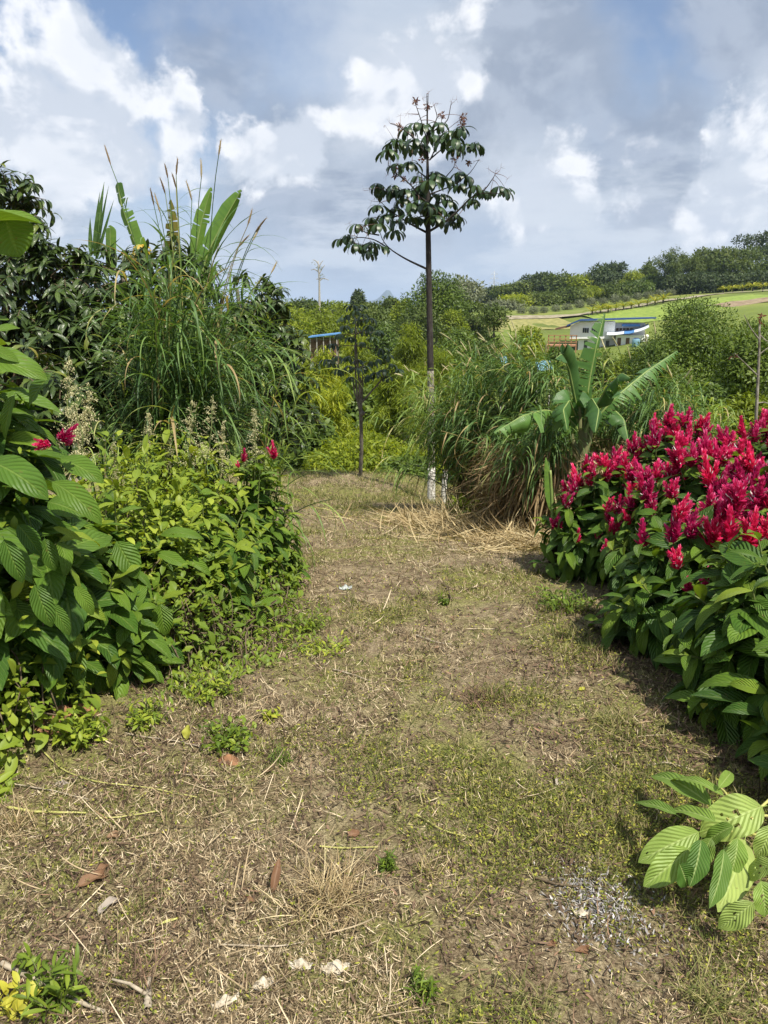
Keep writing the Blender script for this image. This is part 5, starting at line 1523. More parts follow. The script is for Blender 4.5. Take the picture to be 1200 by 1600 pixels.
# dead tree, pylon, pole
M_pale = plain('bleached_wood', (.22, .20, .18), (.42, .40, .37), 10, .9)
Y = 140
b = P(499, 490, Y); z0 = float(gz(b[0], b[1]))
t = thing('dead_tree', (b[0], b[1], z0), 'tall pale dead tree standing alone against the sky', 'tree')
g = Geo(); tubes(g, smoothline([A(b[0], b[1], z0), P(499, 440, Y), P(497, 408, Y)]), np.linspace(.28, .10, 24)[None], 7); obj('trunk', g, [M_pale], t)
g = Geo()
for l in [[(498, 430), (504, 418), (508, 414)], [(498, 425), (491, 420), (486, 422)], [(498, 440), (505, 434), (514, 438)], [(497, 412), (493, 407), (489, 406)], [(498, 418), (502, 410), (505, 407)], [(499, 436), (494, 436)]]:
    tubes(g, smoothline(PP(l, Y), 10), np.linspace(.12, .05, 10)[None], 5)
obj('branches', g, [M_pale], t)
g = Geo(); crown_leaves(g, [(*P(500, 419, Y), .5), (*P(503, 432, Y), .5), (*P(490, 412, Y), .4)], 70, .3); obj('leaf_tuft', g, [M_farg], t)

M_steel = plain('galvanised_steel', (.35, .37, .40), (.45, .47, .5), 3, .5)
Y = 900
b = P(771, 470, Y); z0 = float(gz(b[0], b[1])); top = P(771, 423, Y)[2]
t = thing('power_pylon', (b[0], b[1], z0), 'faint grey lattice power pylon on the skyline', 'pylon')
g = Geo(); Hh = top - z0; O = A(b[0], b[1], z0)
def leg(a, c, r=.22): tubes(g, np.stack([O + A(*a), O + A(*c)])[None], r, 4)
for sx in (-1, 1):
    for sy in (-1, 1):
        leg((sx * 3.6, sy * 3.6, 0), (sx * .7, sy * .7, Hh * .7)); leg((sx * .7, sy * .7, Hh * .7), (0, 0, Hh))
for k in range(7):
    z1 = Hh * k / 10; z2 = Hh * (k + 1) / 10
    w1 = 3.6 - 2.9 * (z1 / (Hh * .7)); w2 = 3.6 - 2.9 * (z2 / (Hh * .7))
    for a, c in (((-w1, -w1, z1), (w2, -w2, z2)), ((w1, -w1, z1), (-w2, -w2, z2)), ((-w1, w1, z1), (-w2, -w2, z2)), ((w1, w1, z1), (w2, -w2, z2))):
        leg(a, c, .14)
obj('lattice', g, [M_steel], t)
for zf, w in ((.72, 6), (.82, 5), (.92, 4)):
    g = Geo(); leg((-w, 0, Hh * zf), (w, 0, Hh * zf), .2); leg((-w, 0, Hh * zf), (0, 0, Hh * (zf + .05)), .13); leg((w, 0, Hh * zf), (0, 0, Hh * (zf + .05)), .13)
    obj('cross_arm', g, [M_steel], t)

q = ground_at_row(1111, 455, 120, 240); Yp = q[1]
tag(t := thing('pole', q, 'white pole standing in front of the hilltop trees', 'pole'))
g = Geo(); tubes(g, smoothline([q - A(0, 0, .2), A(q[0], q[1], P(1111, 434, Yp)[2])]), .17, 8); obj('shaft', g, [M_limewash], t)
g = Geo(); tubes(g, smoothline([A(q[0] - .2, q[1], P(1111, 436, Yp)[2]), A(q[0] + .2, q[1], P(1111, 436, Yp)[2])]), .05, 6); obj('crossbar', g, [M_pale], t)

# ------------------------------------------------------------------ hillside track, lawn, soil
def draped(name, line, wid, dz, mat, label=None):
    g = Geo(); pts = np.array([ground_at_row(px, r, 100, 255) for px, r in line])
    pts = smoothline(pts, 60); T = unit(np.gradient(pts[:, :2], axis=0)); nn = np.stack([-T[:, 1], T[:, 0]], 1)
    V = []
    for u in np.linspace(-1, 1, 7):
        q = pts[:, :2] + nn * u * wid / 2
        V.append(np.column_stack([q, gz(q[:, 0], q[:, 1]) + dz - .05 * u ** 4]))
    V = np.stack(V, 1)
    i, j = np.meshgrid(np.arange(59), np.arange(6), indexing='ij')
    g.add(V, np.stack([i * 7 + j, i * 7 + j + 1, (i + 1) * 7 + j + 1, (i + 1) * 7 + j], -1).reshape(-1, 4))
    return tag(obj(name, g, mat), kind='structure')
M_track = plain('track_dirt', (.18, .155, .10), (.32, .28, .20), .8, .95)
M_lawn = plain('lawn', (.10, .165, .02), (.25, .31, .055), 1.1, .9, detail=9, lo=.3, hi=.7)
M_dry = plain('dry_lawn', (.13, .14, .04), (.30, .27, .10), .9, .95, detail=9, lo=.3, hi=.7)
M_soil = plain('ploughed_soil', (.16, .11, .07), (.28, .22, .14), .8, .95)
draped('dry_lawn', [(600, 522), (700, 512), (800, 505), (880, 500)], 16, .10, M_dry)
draped('hillside_track', [(620, 505), (720, 500), (800, 497), (860, 496), (930, 490), (1000, 478), (1060, 468), (1130, 459), (1210, 455)], 3.5, .26, M_track)
draped('lawn', [(930, 500), (1000, 492), (1060, 482), (1130, 470), (1230, 462)], 22, .14, M_lawn)
draped('soil_patch', [(1120, 480), (1160, 474), (1230, 468)], 7, .22, M_soil)

# ------------------------------------------------------------------ houses
M_wall = plain('white_render', (.82, .82, .82), (.88, .88, .87), 1.5, .85)
M_blue = plain('blue_roof_paint', (.018, .045, .15), (.04, .09, .24), 1.2, .5)
M_bluel = plain('light_blue_sheet', (.06, .18, .42), (.12, .28, .55), 1.0, .5)
M_brown = plain('brown_timber', (.10, .06, .035), (.18, .11, .06), 2, .8)
M_orange = plain('orange_timber', (.26, .13, .07), (.38, .20, .11), 2, .8)
M_glass = plain('dark_glass', (.02, .025, .03), (.05, .06, .07), 1, .15, spec=.6)
M_tarpw = plain('white_sheet', (.62, .66, .72), (.72, .76, .80), 1, .6)
M_cyan = plain('cyan_tarp', (.13, .26, .33), (.20, .34, .42), .8, .5)

Yh = 125.0
k = Yh / F
O = P(890, 530, Yh)
def hx(px): return (px - 890) * k * 1.0
def hz(py): return P(890, py, Yh)[2] - O[2]
t = thing('white_house', O, 'white house with dark blue roof edge and two windows, behind the upright banana leaf', 'house')
zb = float(gz(O[0], O[1])) - O[2] - 1.5
g = Geo()
prism(g, [(hx(890), hz(529)), (hx(890), hz(509)), (hx(902), hz(503)), (hx(955), hz(502)), (hx(955), hz(529))], 0, 9)
obj('wall', g, [M_wall], t, loc=(0, 0, 0), smooth=False)
g = Geo(); box(g, (hx(936), 4.8, (hz(529) + zb) / 2 - .02), (hx(970) - hx(904), 8.2, hz(529) - zb)); obj('lower_wall', g, [M_wall], t, loc=(0, 0, 0), smooth=False)
g = Geo(); box(g, (hx(975), 5, (hz(504) + hz(529)) / 2), (hx(1003) - hx(955.3), 7, hz(505) - hz(529))); obj('recessed_wall', g, [M_wall], t, loc=(0, 0, 0), smooth=False)
g = Geo()
prism(g, [(hx(885), hz(507.5)), (hx(903), hz(499)), (hx(1012), hz(495.5)), (hx(1012), hz(497.5)), (hx(903), hz(501.8)), (hx(885), hz(510))], -1.0, 10)
rf = obj('roof', g, [M_blue], t, loc=(0, 0, 0), smooth=False)
g = Geo(); prism(g, [(hx(868), hz(513)), (hx(888), hz(508)), (hx(888), hz(511)), (hx(868), hz(516))], -.8, 8); obj('eave_boarding', g, [M_brown], t, loc=(0, 0, 0), smooth=False)
for px in (908.5, 921.5):
    g = Geo(); cx = hx(px + 4.5); cz = (hz(512) + hz(520)) / 2; w_ = hx(10) - hx(0); h_ = hz(511.6) - hz(520.4)
    box(g, (cx, -.03, cz), (w_, .06, h_)); fr = obj('window', g, [M_wall], t, loc=(0, 0, 0), smooth=False)
    g = Geo()
    for s in (-1, 0, 1): box(g, (cx + s * w_ * .31, -.075, cz), (w_ * .27, .03, h_ * .86))
    obj('pane', g, [M_glass], fr, loc=(0, 0, 0), smooth=False)
g = Geo()
for px in (957, 962, 967, 972, 977): box(g, (hx(px + 2), 1.46, (hz(513) + hz(521)) / 2), (hx(4) - hx(0), .06, hz(512) - hz(521)))
obj('clerestory_window', g, [M_brown], t, loc=(0, 0, 0), smooth=False)
g = Geo(); box(g, (hx(978), 1.0, hz(508)), (hx(992) - hx(966), 1.2, .35)); obj('blue_fascia', g, [M_bluel], t, loc=(0, 0, 0), smooth=False)
for px in (914, 930, 946):
    g = Geo(); box(g, (hx(px), .66, (hz(532) + hz(545)) / 2), (hx(5) - hx(0), .05, hz(532) - hz(545))); obj('door', g, [M_glass], t, loc=(0, 0, 0), smooth=False)

t.rotation_euler = (0, 0, -math.atan2(O[0] + 4, O[1]))
O2 = P(955, 535, Yh - 4)
t = thing('annex', O2, 'low white annex under a sagging blue and white sheet roof, right of the banana leaf', 'building')
def ax_(px): return (px - 955) * k
zb2 = float(gz(O2[0], O2[1])) - O2[2] - 1.2
g = Geo(); box(g, (ax_(984), 2.6, (hz(524) - hz(548)) / 2 + hz(548) - hz(535)), (ax_(1006) - ax_(960), 5, hz(524) - hz(548) + .0)); obj('wall', g, [M_wall], t, loc=(0, 0, 0), smooth=False)
def sheet(name, a, b, sag, mat, d0=-1.0, d1=4.8):
    g = Geo(); n = 12
    xs = np.linspace(a[0], b[0], n); zs = np.linspace(a[1], b[1], n) - sag * np.sin(np.linspace(0, PI, n))
    V = np.stack([np.stack([xs, np.full(n, y), zs + dz], 1) for y, dz in ((d0, 0), (d1, .5), (d1, .42), (d0, -.08))], 1)
    i, j = np.meshgrid(np.arange(n - 1), np.arange(4), indexing='ij')
    g.add(V, np.stack([i * 4 + j, (i + 1) * 4 + j, (i + 1) * 4 + (j + 1) % 4, i * 4 + (j + 1) % 4], -1).reshape(-1, 4))
    g.add(V[0], [[0, 1, 2, 3]]); g.add(V[-1], [[3, 2, 1, 0]])
    return obj(name, g, [mat], t, loc=(0, 0, 0), smooth=False)
zz2 = lambda py: hz(py) - hz(535)
sheet('white_sheet_roof', (ax_(948), zz2(523)), (ax_(972), zz2(521)), .08, M_tarpw)
sheet('blue_sheet_roof', (ax_(972.4), zz2(521)), (ax_(986), zz2(519)), .08, M_bluel, -1.2)
sheet('white_sheet_roof', (ax_(986.4), zz2(519)), (ax_(1006), zz2(511)), .1, M_tarpw)
for px in (966, 978, 990): 
    g = Geo(); box(g, (ax_(px), .07, zz2(536)), (.55, .06, 1.6)); obj('door', g, [M_brown], t, loc=(0, 0, 0), smooth=False)
t.rotation_euler = (0, 0, -math.atan2(O2[0] + 2, O2[1]))
q = P(993, 543, Yh - 10)
t = thing('water_barrel', (q[0], q[1], q[2]), 'bright blue barrel in front of the low annex', 'barrel')
g = Geo(); tubes(g, np.array([[q[0], q[1], q[2] - .2], [q[0], q[1], q[2] + .0], [q[0], q[1], q[2] + .6], [q[0], q[1], q[2] + 1.2], [q[0], q[1], q[2] + 1.25]])[None], np.array([.5, .55, .58, .55, .5])[None], 14); obj('drum', g, [M_cyan], t)
g = Geo(); tubes(g, np.array([[q[0], q[1], q[2] + 1.25], [q[0], q[1], q[2] + 1.34]])[None], .4, 14); obj('lid', g, [M_blue], t)

Od = P(860, 540, Yh - 6)
t = thing('timber_deck', Od, 'orange brown timber deck with railings at the left end of the white house', 'deck')
def dx(px): return (px - 860) * k
dz0 = hz(540)
g = Geo(); box(g, (dx(876), 2, 0), (dx(898) - dx(856), 5, .18)); obj('floor', g, [M_orange], t, loc=(0, 0, 0), smooth=False)
for i, px in enumerate((857, 865, 873, 881, 889, 896)):
    g = Geo(); box(g, (dx(px), -.4, .3), (.16, .16, 2.6)); obj('post', g, [M_orange], t, loc=(0, 0, 0), smooth=False)
for z_ in (.55, 1.0, 1.55):
    g = Geo(); box(g, (dx(876.5), -.52, z_), (dx(897) - dx(856), .07, .12)); obj('rail', g, [M_orange], t, loc=(0, 0, 0), smooth=False)

t.rotation_euler = (0, 0, -math.atan2(Od[0], Od[1]))
Os = P(507, 527, 74)
t = thing('blue_shed', Os, 'open shed with a light blue sheet roof half hidden in the trees on the left', 'shed')
ks = 74 / F
g = Geo(); prism(g, [(-22 * ks, 0), (24 * ks, .32), (24 * ks, .44), (-22 * ks, .12)], -1.6, 2.2)
g.v[-1] = g.v[-1]
rf = obj('roof', g, [M_bluel], t, loc=(0, 0, 0), smooth=False); 
g = Geo(); box(g, (0, .4, -1.3), (40 * ks, 2.4, 2.5)); obj('back_wall', g, [M_brown], t, loc=(0, 0, 0), smooth=False)
for i in range(5):
    g = Geo(); box(g, ((-20 + i * 10) * ks, -1.3, -1.2 + .03 * i), (.08, .08, 2.4 + .06 * i)); obj('post', g, [M_pale], t, loc=(0, 0, 0), smooth=False)

# light blue tarps glimpsed behind the grass
for px, py, w, lb in ((853, 576, 22, 'light blue tarp glimpsed above the tall grass left of the banana plant'), (790, 569, 9, 'small pale blue cover glimpsed in the trees above the grass bank')):
    q = P(px, py, 30); kk = 30 / F
    zf = q[2]
    t = thing('tarp_frame', (q[0], q[1], float(gz(q[0], q[1]))), lb, 'tarp')
    g = Geo(); n = 12
    xx, yy = np.meshgrid(np.linspace(-w / 2 * kk, w / 2 * kk, n), np.linspace(0, .9, 6))
    zzz = .12 * np.sin(xx * 7) * .3 + .25 * yy - .06 * np.cos(yy * 5)
    V = np.stack([xx + q[0], yy + q[1], zzz + zf], -1)
    i, j = np.meshgrid(np.arange(5), np.arange(n - 1), indexing='ij')
    g.add(V, np.stack([i * n + j, i * n + j + 1, (i + 1) * n + j + 1, (i + 1) * n + j], -1).reshape(-1, 4))
    obj('sheet', g, [M_cyan], t)
    for sx in (-1, 1):
        g = Geo(); zg_ = float(gz(q[0], q[1])); tubes(g, np.array([[q[0] + sx * w * .45 * kk, q[1] + .3, zg_], [q[0] + sx * w * .45 * kk, q[1] + .3, zf + .02]])[None], .03, 6); obj('pole', g, [M_pale], t)

# mountains
g = Geo()
Xm = np.linspace(-3500, 6000, 400); Ym = np.linspace(7000, 9500, 14)
def mz(x, y):
    px = 600 + 1226 * x / y
    pk = 165 * np.exp(-((px - 607) / 13) ** 2) + 55 * np.exp(-((px - 585) / 22) ** 2) + 130 * np.exp(-((px - 800) / 40) ** 2) + 110 * np.exp(-((px - 760) / 60) ** 2) + 60 * np.exp(-((px - 540) / 60) ** 2)
    r = np.sin(np.clip((y - 7000) / 2500, 0, 1) * PI)
    return -60 + (90 + pk + 30 * vnoise(x / 200 + 100, y / 500 + 100, 1., 4)) * r
grid_mesh(g, Xm, Ym, mz)
tag(obj('mountains', g, plain('mountain_forest', (.03, .05, .03), (.06, .08, .045), .01, .95)), kind='structure')

# ------------------------------------------------------------------ small plants and litter on the path
def rosette(label, px, py, r, h, nst, L0, L1, mat, name='weed', wr=.45, group='green weeds along the path', rnd=(.3, .9), cat='weed', per=6, prof=prof_ovate, y0=1.):
    c = gpt(px, py, y0); t = thing(name, c, label, cat, group)
    a = R.random(nst) * 6.28; rr = r * R.random(nst) ** .5
    b = np.stack([c[0] + rr * .4 * np.cos(a), c[1] + rr * .4 * np.sin(a), np.zeros(nst)], 1); b[:, 2] = gz(b[:, 0], b[:, 1]) - .005
    tip = np.stack([c[0] + rr * np.cos(a), c[1] + rr * np.sin(a), c[2] + h * R.uniform(.4, 1, nst)], 1)
    cur = bez(b, (b + tip) / 2 + A(0, 0, h * .2), tip, 6)
    g = Geo(); tubes(g, cur, .0016, 4, cap=False); obj('stems', g, [M_stem], t)
    g = Geo()
    for k in range(per):
        i = min(5, 1 + k * 5 // per)
        d = rdir(nst, .35); L_ = R.uniform(L0, L1, nst)
        leaves(g, cur[:, i] + R.normal(0, .003, (nst, 3)), d, A(0, 0, 1) + R.normal(0, .3, (nst, 3)), L_, L_ * wr, R.uniform(.2, 1.2, nst), .3, prof, 5, 2, rnd=R.uniform(*rnd, nst))
    obj('leaves', g, [mat], t)
    return t
rosette('round leaved green weed patch on the orange soil at the left of the path', 350, 1165, .13, .07, 45, .02, .035, M_weed, rnd=(0, .6), wr=.65)
rosette('feathery green sprig right of the orange soil', 438, 1195, .05, .07, 22, .015, .03, M_weed, wr=.2, rnd=(0, .4))
rosette('small star of green leaves in the straw, centre of the path', 605, 1362, .035, .05, 16, .02, .04, M_weed, wr=.22, rnd=(0, .45))
rosette('green sprig near the bottom edge, right of the pale bark', 660, 1560, .045, .05, 18, .02, .04, M_weed, wr=.22, rnd=(0, .5))
rosette('yellow leaved seedling in the bottom left corner', 30, 1580, .06, .07, 8, .035, .05, M_weed, wr=.5, rnd=(.93, 1.), per=4)
rosette('green herb beside the stick in the bottom left corner', 90, 1570, .08, .10, 26, .03, .06, M_weed, wr=.25, rnd=(.0, .5))
rosette('two upright green leaves at the top end of the bottom left stick', 42, 1520, .03, .06, 5, .03, .05, M_weed, wr=.4, rnd=(.1, .5), per=3)
rosette('low bright weeds left of the path middle', 505, 1020, .16, .05, 40, .02, .04, M_weed, rnd=(.4, .9))
rosette('yellow green seedling left of the path', 425, 1125, .05, .06, 8, .03, .045, M_weed, rnd=(.6, .95), per=4)
rosette('leafy weed at the foot of the left hedge, on the bank', 130, 1160, .12, .12, 30, .03, .06, M_weed, rnd=(.3, .8))
rosette('bright weeds at the left edge below the hedge', 15, 1150, .14, .12, 36, .03, .06, M_weed, rnd=(.3, .8))
rosette('light green weed with large leaves at the left edge, lower down', 5, 1245, .06, .05, 8, .05, .08, M_weed, rnd=(.4, .7), per=3)
rosette('weed clump in the straw at the foot of the right grass bank', 735, 815, .25, .28, 26, .09, .15, M_weed, rnd=(.2, .7), y0=5)
rosette('dark green weeds in the shade at the far foot of the crimson hedge', 880, 950, .22, .10, 50, .025, .05, M_weed, rnd=(0, .45))
rosette('tiny green weed in mid path beyond the dry tuft', 695, 945, .04, .06, 14, .02, .04, M_weed, rnd=(0, .4))
rosette('weeds at the lit edge of the path below the young red flowered shrub', 470, 985, .18, .10, 50, .02, .05, M_weed, rnd=(.1, .7))
rosette('light weeds below the middle of the left hedge', 330, 1085, .2, .10, 60, .02, .045, M_weed, rnd=(.2, .8))
rosette('small weeds on the bank between hedge and straw', 230, 1130, .14, .10, 36, .02, .045, M_weed, rnd=(.2, .8))

def tuft(label, px, py, r, h, n, mat, rnd=(0, 1), w=.003, kap=(.4, 1.6), up=1.2, group='grass tufts on the path', name='grass_tuft'):
    c = gpt(px, py); t = thing(name, c, label, 'grass tuft', group)
    b = c + R.normal(0, r * .3, (n, 3)) * A(1, 1, 0); b[:, 2] = gz(b[:, 0], b[:, 1]) - .004
    d = rdir(n); d[:, 2] = np.abs(d[:, 2]) * .5 + up * R.random(n)
    g = Geo(); leaves(g, b, d, A(0, 0, 1) + R.normal(0, .3, (n, 3)), h * R.uniform(.5, 1.15, n), w * R.uniform(.7, 1.3, n), R.uniform(*kap, n), .3, prof_blade, 6, 2, rnd=R.uniform(*rnd, n))
    obj('blades', g, [mat], t)
    g = Geo(); k = 14; a = R.random(k) * 6.28
    leaves(g, c + A(0, 0, .004) + R.normal(0, r * .25, (k, 3)) * A(1, 1, 0), np.stack([np.cos(a), np.sin(a), .05 + 0 * a], 1), A(0, 0, 1), h * .6, w * 1.3, .3, .2, prof_blade, 4, 1)
    obj('dead_base', g, [M_dead], t)
tuft('burst of dry straw coloured grass left of the path centre', 515, 1410, .14, .17, 240, M_dead, (.35, 1), .0032)
tuft('reddish brown dry tuft in the middle of the path', 755, 1098, .16, .12, 260, M_litter, (.5, 1), .003)
tuft('upright straw stems beside the small green star', 665, 1372, .05, .12, 26, M_dead, (.5, 1), .0025, (.1, .5), 2.5)
tuft('olive grass tuft near the crimson hedge', 955, 1135, .12, .13, 170, M_turf, (.3, 1), .003)
tuft('green tuft right of the path, level with the pale litter', 925, 1205, .07, .08, 80, M_turf, (0, .5), .003)
tuft('grass tuft in the bottom right corner', 1110, 1575, .12, .12, 200, M_turf, (.2, .9), .003)
tuft('grass tuft at the bottom, right of centre', 830, 1580, .10, .09, 120, M_turf, (.2, .9), .0028)
tuft('dark wiry tuft under the red flowered shrub', 440, 985, .16, .12, 240, M_litter, (.2, 1), .0028)
tuft('bright green blades among the straw on the left', 235, 1400, .08, .11, 30, M_turf, (.2, .8), .004, (.4, 1.6), .6)
tuft('wiry dead grass at the very left edge of the bank', 20, 1300, .12, .12, 120, M_dead, (.2, .9), .003)
tuft('dry bent grass below the brown leaves on the left', 225, 1540, .10, .12, 120, M_litter, (.4, 1), .003)
tuft('green grass blades under the cut branch of pale leaves', 1090, 1470, .05, .06, 40, M_turf, (0, .5), .003)
tuft('short fresh grass in the centre distance of the path', 660, 1060, .05, .06, 50, M_turf, (0, .4), .003)

def stick(label, pts, r, mat=None, name='stick', z=.008, group='sticks and stems lying on the path', twig=None):
    W = [gpt(*q) + A(0, 0, z + (q2 if False else 0)) for q in pts for q2 in (0,)]
    c = W[0]; t = thing(name, c, label, 'stick', group)
    ax = smoothline(W, 20); ax[:, 2] = gz(ax[:, 0], ax[:, 1]) + z + r * .5
    g = Geo(); tubes(g, ax, np.linspace(r, r * .6, 20)[None] * (1 + .12 * np.sin(np.arange(20) * 2.1)), 7); obj('shaft', g, [mat or M_twig], t)
    g = Geo(); k = ax[9 if twig is None else twig]; e = k + unit(A(R.normal(), R.normal(), .5)) * r * 9
    tubes(g, np.stack([k, (k + e) / 2 + A(0, 0, r), e])[None], np.array([[r * .5, r * .4, r * .25]]), 5); obj('side_twig', g, [mat or M_twig], t)
M_dry_stick = plain('weathered_stick', (.22, .18, .13), (.42, .36, .27), 40, .85, .3)
M_vine = plain('yellowing_stem', (.30, .30, .08), (.46, .44, .16), 20, .7)
stick('grey brown stick slanting out of the bottom left corner', [(5, 1515), (80, 1555), (165, 1592)], .0075, M_dry_stick)
stick('thin dark stick on the right half of the path', [(835, 1378), (870, 1388), (905, 1392)], .005)
stick('short dark twig above the dark stick on the right', [(862, 1318), (890, 1325), (925, 1340)], .004)
stick('yellow green stem lying across mid path', [(650, 1280), (690, 1305), (770, 1325)], .003, M_vine)
stick('green stem lying right of the dark soil spot', [(500, 1330), (550, 1333), (590, 1330)], .003, M_vine)
stick('long pale vine stem on the left bank', [(50, 1160), (110, 1215), (160, 1228), (240, 1235), (308, 1250)], .0032, M_vine)
stick('straight pale stem on the left bank, above the bundle', [(10, 1228), (80, 1240), (140, 1255)], .003, M_dry_stick)
stick('bundle of yellow stems at the left', [(15, 1268), (80, 1275), (135, 1275)], .005, M_vine)
stick('yellow stem right of the yellow bundle', [(150, 1283), (200, 1280), (255, 1270)], .003, M_vine)
stick('pale stem lying under the left hedge', [(200, 1150), (290, 1165), (380, 1180)], .003, M_dry_stick)
stick('pale stem curving beside the low bright weeds', [(520, 1050), (550, 1057), (580, 1068)], .004, M_dry_stick)
stick('crossed twig at the far middle of the path', [(690, 915), (715, 925), (760, 918)], .006)
stick('twig pointing away at the far middle of the path', [(705, 940), (700, 925), (693, 912)], .006)
stick('twig left of the dry tuft in mid path', [(650, 995), (675, 1005), (705, 1010)], .005, M_dry_stick)
stick('dark stick on the straw left of centre', [(280, 1430), (330, 1422), (385, 1430)], .003)
stick('pale straight straw below the dry burst', [(345, 1482), (420, 1485), (475, 1478)], .003, M_dry_stick)
stick('short grey stump of wood at the bottom left', [(232, 1590), (232, 1565), (235, 1540)], .011, M_dry_stick)
stick('dark stem across the shade at the foot of the right hedge', [(1040, 1170), (1080, 1178), (1130, 1190)], .004)
stick('pale stem beside the cut branch', [(1010, 1200), (1040, 1198), (1085, 1210)], .004, M_dry_stick)

def dead_leaf(label, px, py, L_, w, a, mat, lift=.3, kap=1.2, n=1, name='dead_leaf', fold=.5, group='dead leaves on the path'):
    c = gpt(px, py); g = Geo()
    d = A(math.cos(a), math.sin(a), lift)
    leaves(g, c + A(0, 0, .006), d, A(R.normal(0, .3), -.4, 1), L_, w, kap, fold, prof_ovate, 10, 6, wave=.25, rnd=R.uniform(.3, .9))
    t = thing(name, c, label, 'dead leaf', group)
    obj('blade', g, [mat], t)
    g = Geo(); e = c + A(0, 0, .006)
    tubes(g, np.stack([e - A(*d) * L_ * .25, e + A(0, 0, .002), e + A(*d) * L_ * .1])[None], .0012, 4); obj('leaf_stalk', g, [M_twig], t)
M_brownleaf = leafmat('brown_dry_leaf', [(0, (.07, .03, .018)), (.5, (.15, .075, .04)), (1, (.24, .15, .085))], .15, .6, .25, vein=.3, veincol=(.3, .2, .12))
M_paleleaf = leafmat('grey_dry_leaf', [(0, (.22, .185, .15)), (1, (.38, .33, .28))], .15, .6, .25, vein=.3, veincol=(.6, .55, .5))
dead_leaf('reddish brown dead leaf standing on edge in the straw', 425, 1405, .10, .035, 1.2, M_brownleaf, 1.6, .5)
dead_leaf('small rust leaf at the foot of the standing one', 400, 1415, .07, .03, 2.9, M_brownleaf, .2)
dead_leaf('large curled brown leaf on the left straw', 118, 1392, .11, .05, .6, M_brownleaf, .5)
dead_leaf('curled brown leaf right of the large one on the left', 150, 1385, .08, .04, 1.4, M_brownleaf, .8)
dead_leaf('pale curled leaf below the brown pair on the left', 150, 1440, .10, .04, 1.0, M_paleleaf, .5)
dead_leaf('small brown leaf lump in the middle of the path', 543, 1314, .05, .035, .3, M_brownleaf, .4)
dead_leaf('long reddish dead leaf in the lower right', 893, 1492, .10, .03, .1, M_brownleaf, .12)
dead_leaf('small reddish leaf left of the long one', 852, 1487, .05, .022, .2, M_brownleaf, .2)
dead_leaf('pale grey leaf lying in mid path', 868, 1232, .07, .045, .9, M_paleleaf, .3)
dead_leaf('pale leaf on the bank at the left', 85, 1228, .07, .04, -.2, M_paleleaf, .15)
dead_leaf('yellow fallen grass leaf in the left straw', 240, 1455, .09, .012, .5, M_vine, .1, .4)
dead_leaf('bright yellow green leaf standing beside the orange soil', 292, 1160, .06, .05, 1.5, M_clover, 2.5, .3)
dead_leaf('green leaf standing up at the edge below the red flowered shrub', 440, 1000, .10, .04, 2.1, M_weed, 1.5, .5)
dead_leaf('brown leaf beside the bottom left stick', 25, 1548, .05, .02, 1.1, M_brownleaf, .3)
dead_leaf('tan leaf at the left edge of the straw', 165, 1312, .06, .035, .3, M_brownleaf, .3)
dead_leaf('green fallen leaf in the shade near the right hedge', 902, 1083, .08, .03, .5, M_weed, .2)

def bark_piece(label, px, py, L_, w, a, h=.02, mat=None, name='bark_piece', cat='bark'):
    c = gpt(px, py); n = 14; m = 9; g = Geo()
    u = np.linspace(-1, 1, n)[:, None]; v = np.linspace(-1, 1, m)[None]
    wv = w / 2 * (1 - np.abs(u) ** 3) * (1 + .3 * np.sin(u * 9)) + .004
    x = u * L_ / 2 + 0 * v; y = v * wv; z = h * (1 - v ** 2) * (.6 + .4 * np.cos(u * 5)) + .004
    nz_ = vnoise(x * 60 + 50, y * 60 + 50, 1.) * .006
    ca, sa = math.cos(a), math.sin(a)
    top = np.stack([x * ca - y * sa, x * sa + y * ca, z + nz_], -1) + c
    bot = top - A(0, 0, .006)
    i, j = np.meshgrid(np.arange(n - 1), np.arange(m - 1), indexing='ij')
    q = np.stack([i * m + j, (i + 1) * m + j, (i + 1) * m + j + 1, i * m + j + 1], -1).reshape(-1, 4)
    V = np.concatenate([top.reshape(-1, 3), bot.reshape(-1, 3)])
    per = [i_ * m for i_ in range(n)] + [(n - 1) * m + j_ for j_ in range(1, m)] + [i_ * m + m - 1 for i_ in range(n - 2, -1, -1)] + [j_ for j_ in range(m - 2, 0, -1)]
    per = np.array(per); pn = np.roll(per, -1)
    g.add(V, np.concatenate([q, q[:, ::-1] + n * m, np.stack([per, pn, pn + n * m, per + n * m], -1)]))
    tag(obj(name, g, [mat or M_barkp]), label, cat)
M_barkp = plain('pale_bark', (.34, .28, .20), (.62, .56, .45), 45, .9, .6)
M_stone = plain('pale_plastic', (.20, .22, .21), (.38, .41, .40), 12, .5)
bark_piece('pale flaky bark strip at the bottom centre, right one of the pair', 525, 1522, .075, .028, .1)
bark_piece('pale flaky bark strip at the bottom centre, left one of the pair', 470, 1517, .065, .020, -.1)
bark_piece('thick pale bark piece left below the flaky strips', 412, 1548, .055, .024, .5)
bark_piece('thin grey bark sliver at the bottom, left of the thick piece', 352, 1570, .07, .014, .5)
bark_piece('thin white sliver of wood beside the ash coloured litter', 908, 1432, .045, .009, 0)
bark_piece('whitish crumpled plastic piece on the far left of the path', 540, 921, .09, .05, .3, .025, M_stone, 'plastic_scrap', 'litter')
bark_piece('dark lump of wood on the far path', 555, 853, .10, .06, .2, .05, M_twig, 'wood_lump', 'wood')
bark_piece('small brown clod at the far left of the path', 483, 853, .07, .05, 0, .04, M_litter, 'soil_clod', 'clod')
tuft('thin upright stub of grass on the dark lump of wood', 555, 851, .03, .14, 10, M_litter, (.3, .8), .006, (.1, .3), 3)

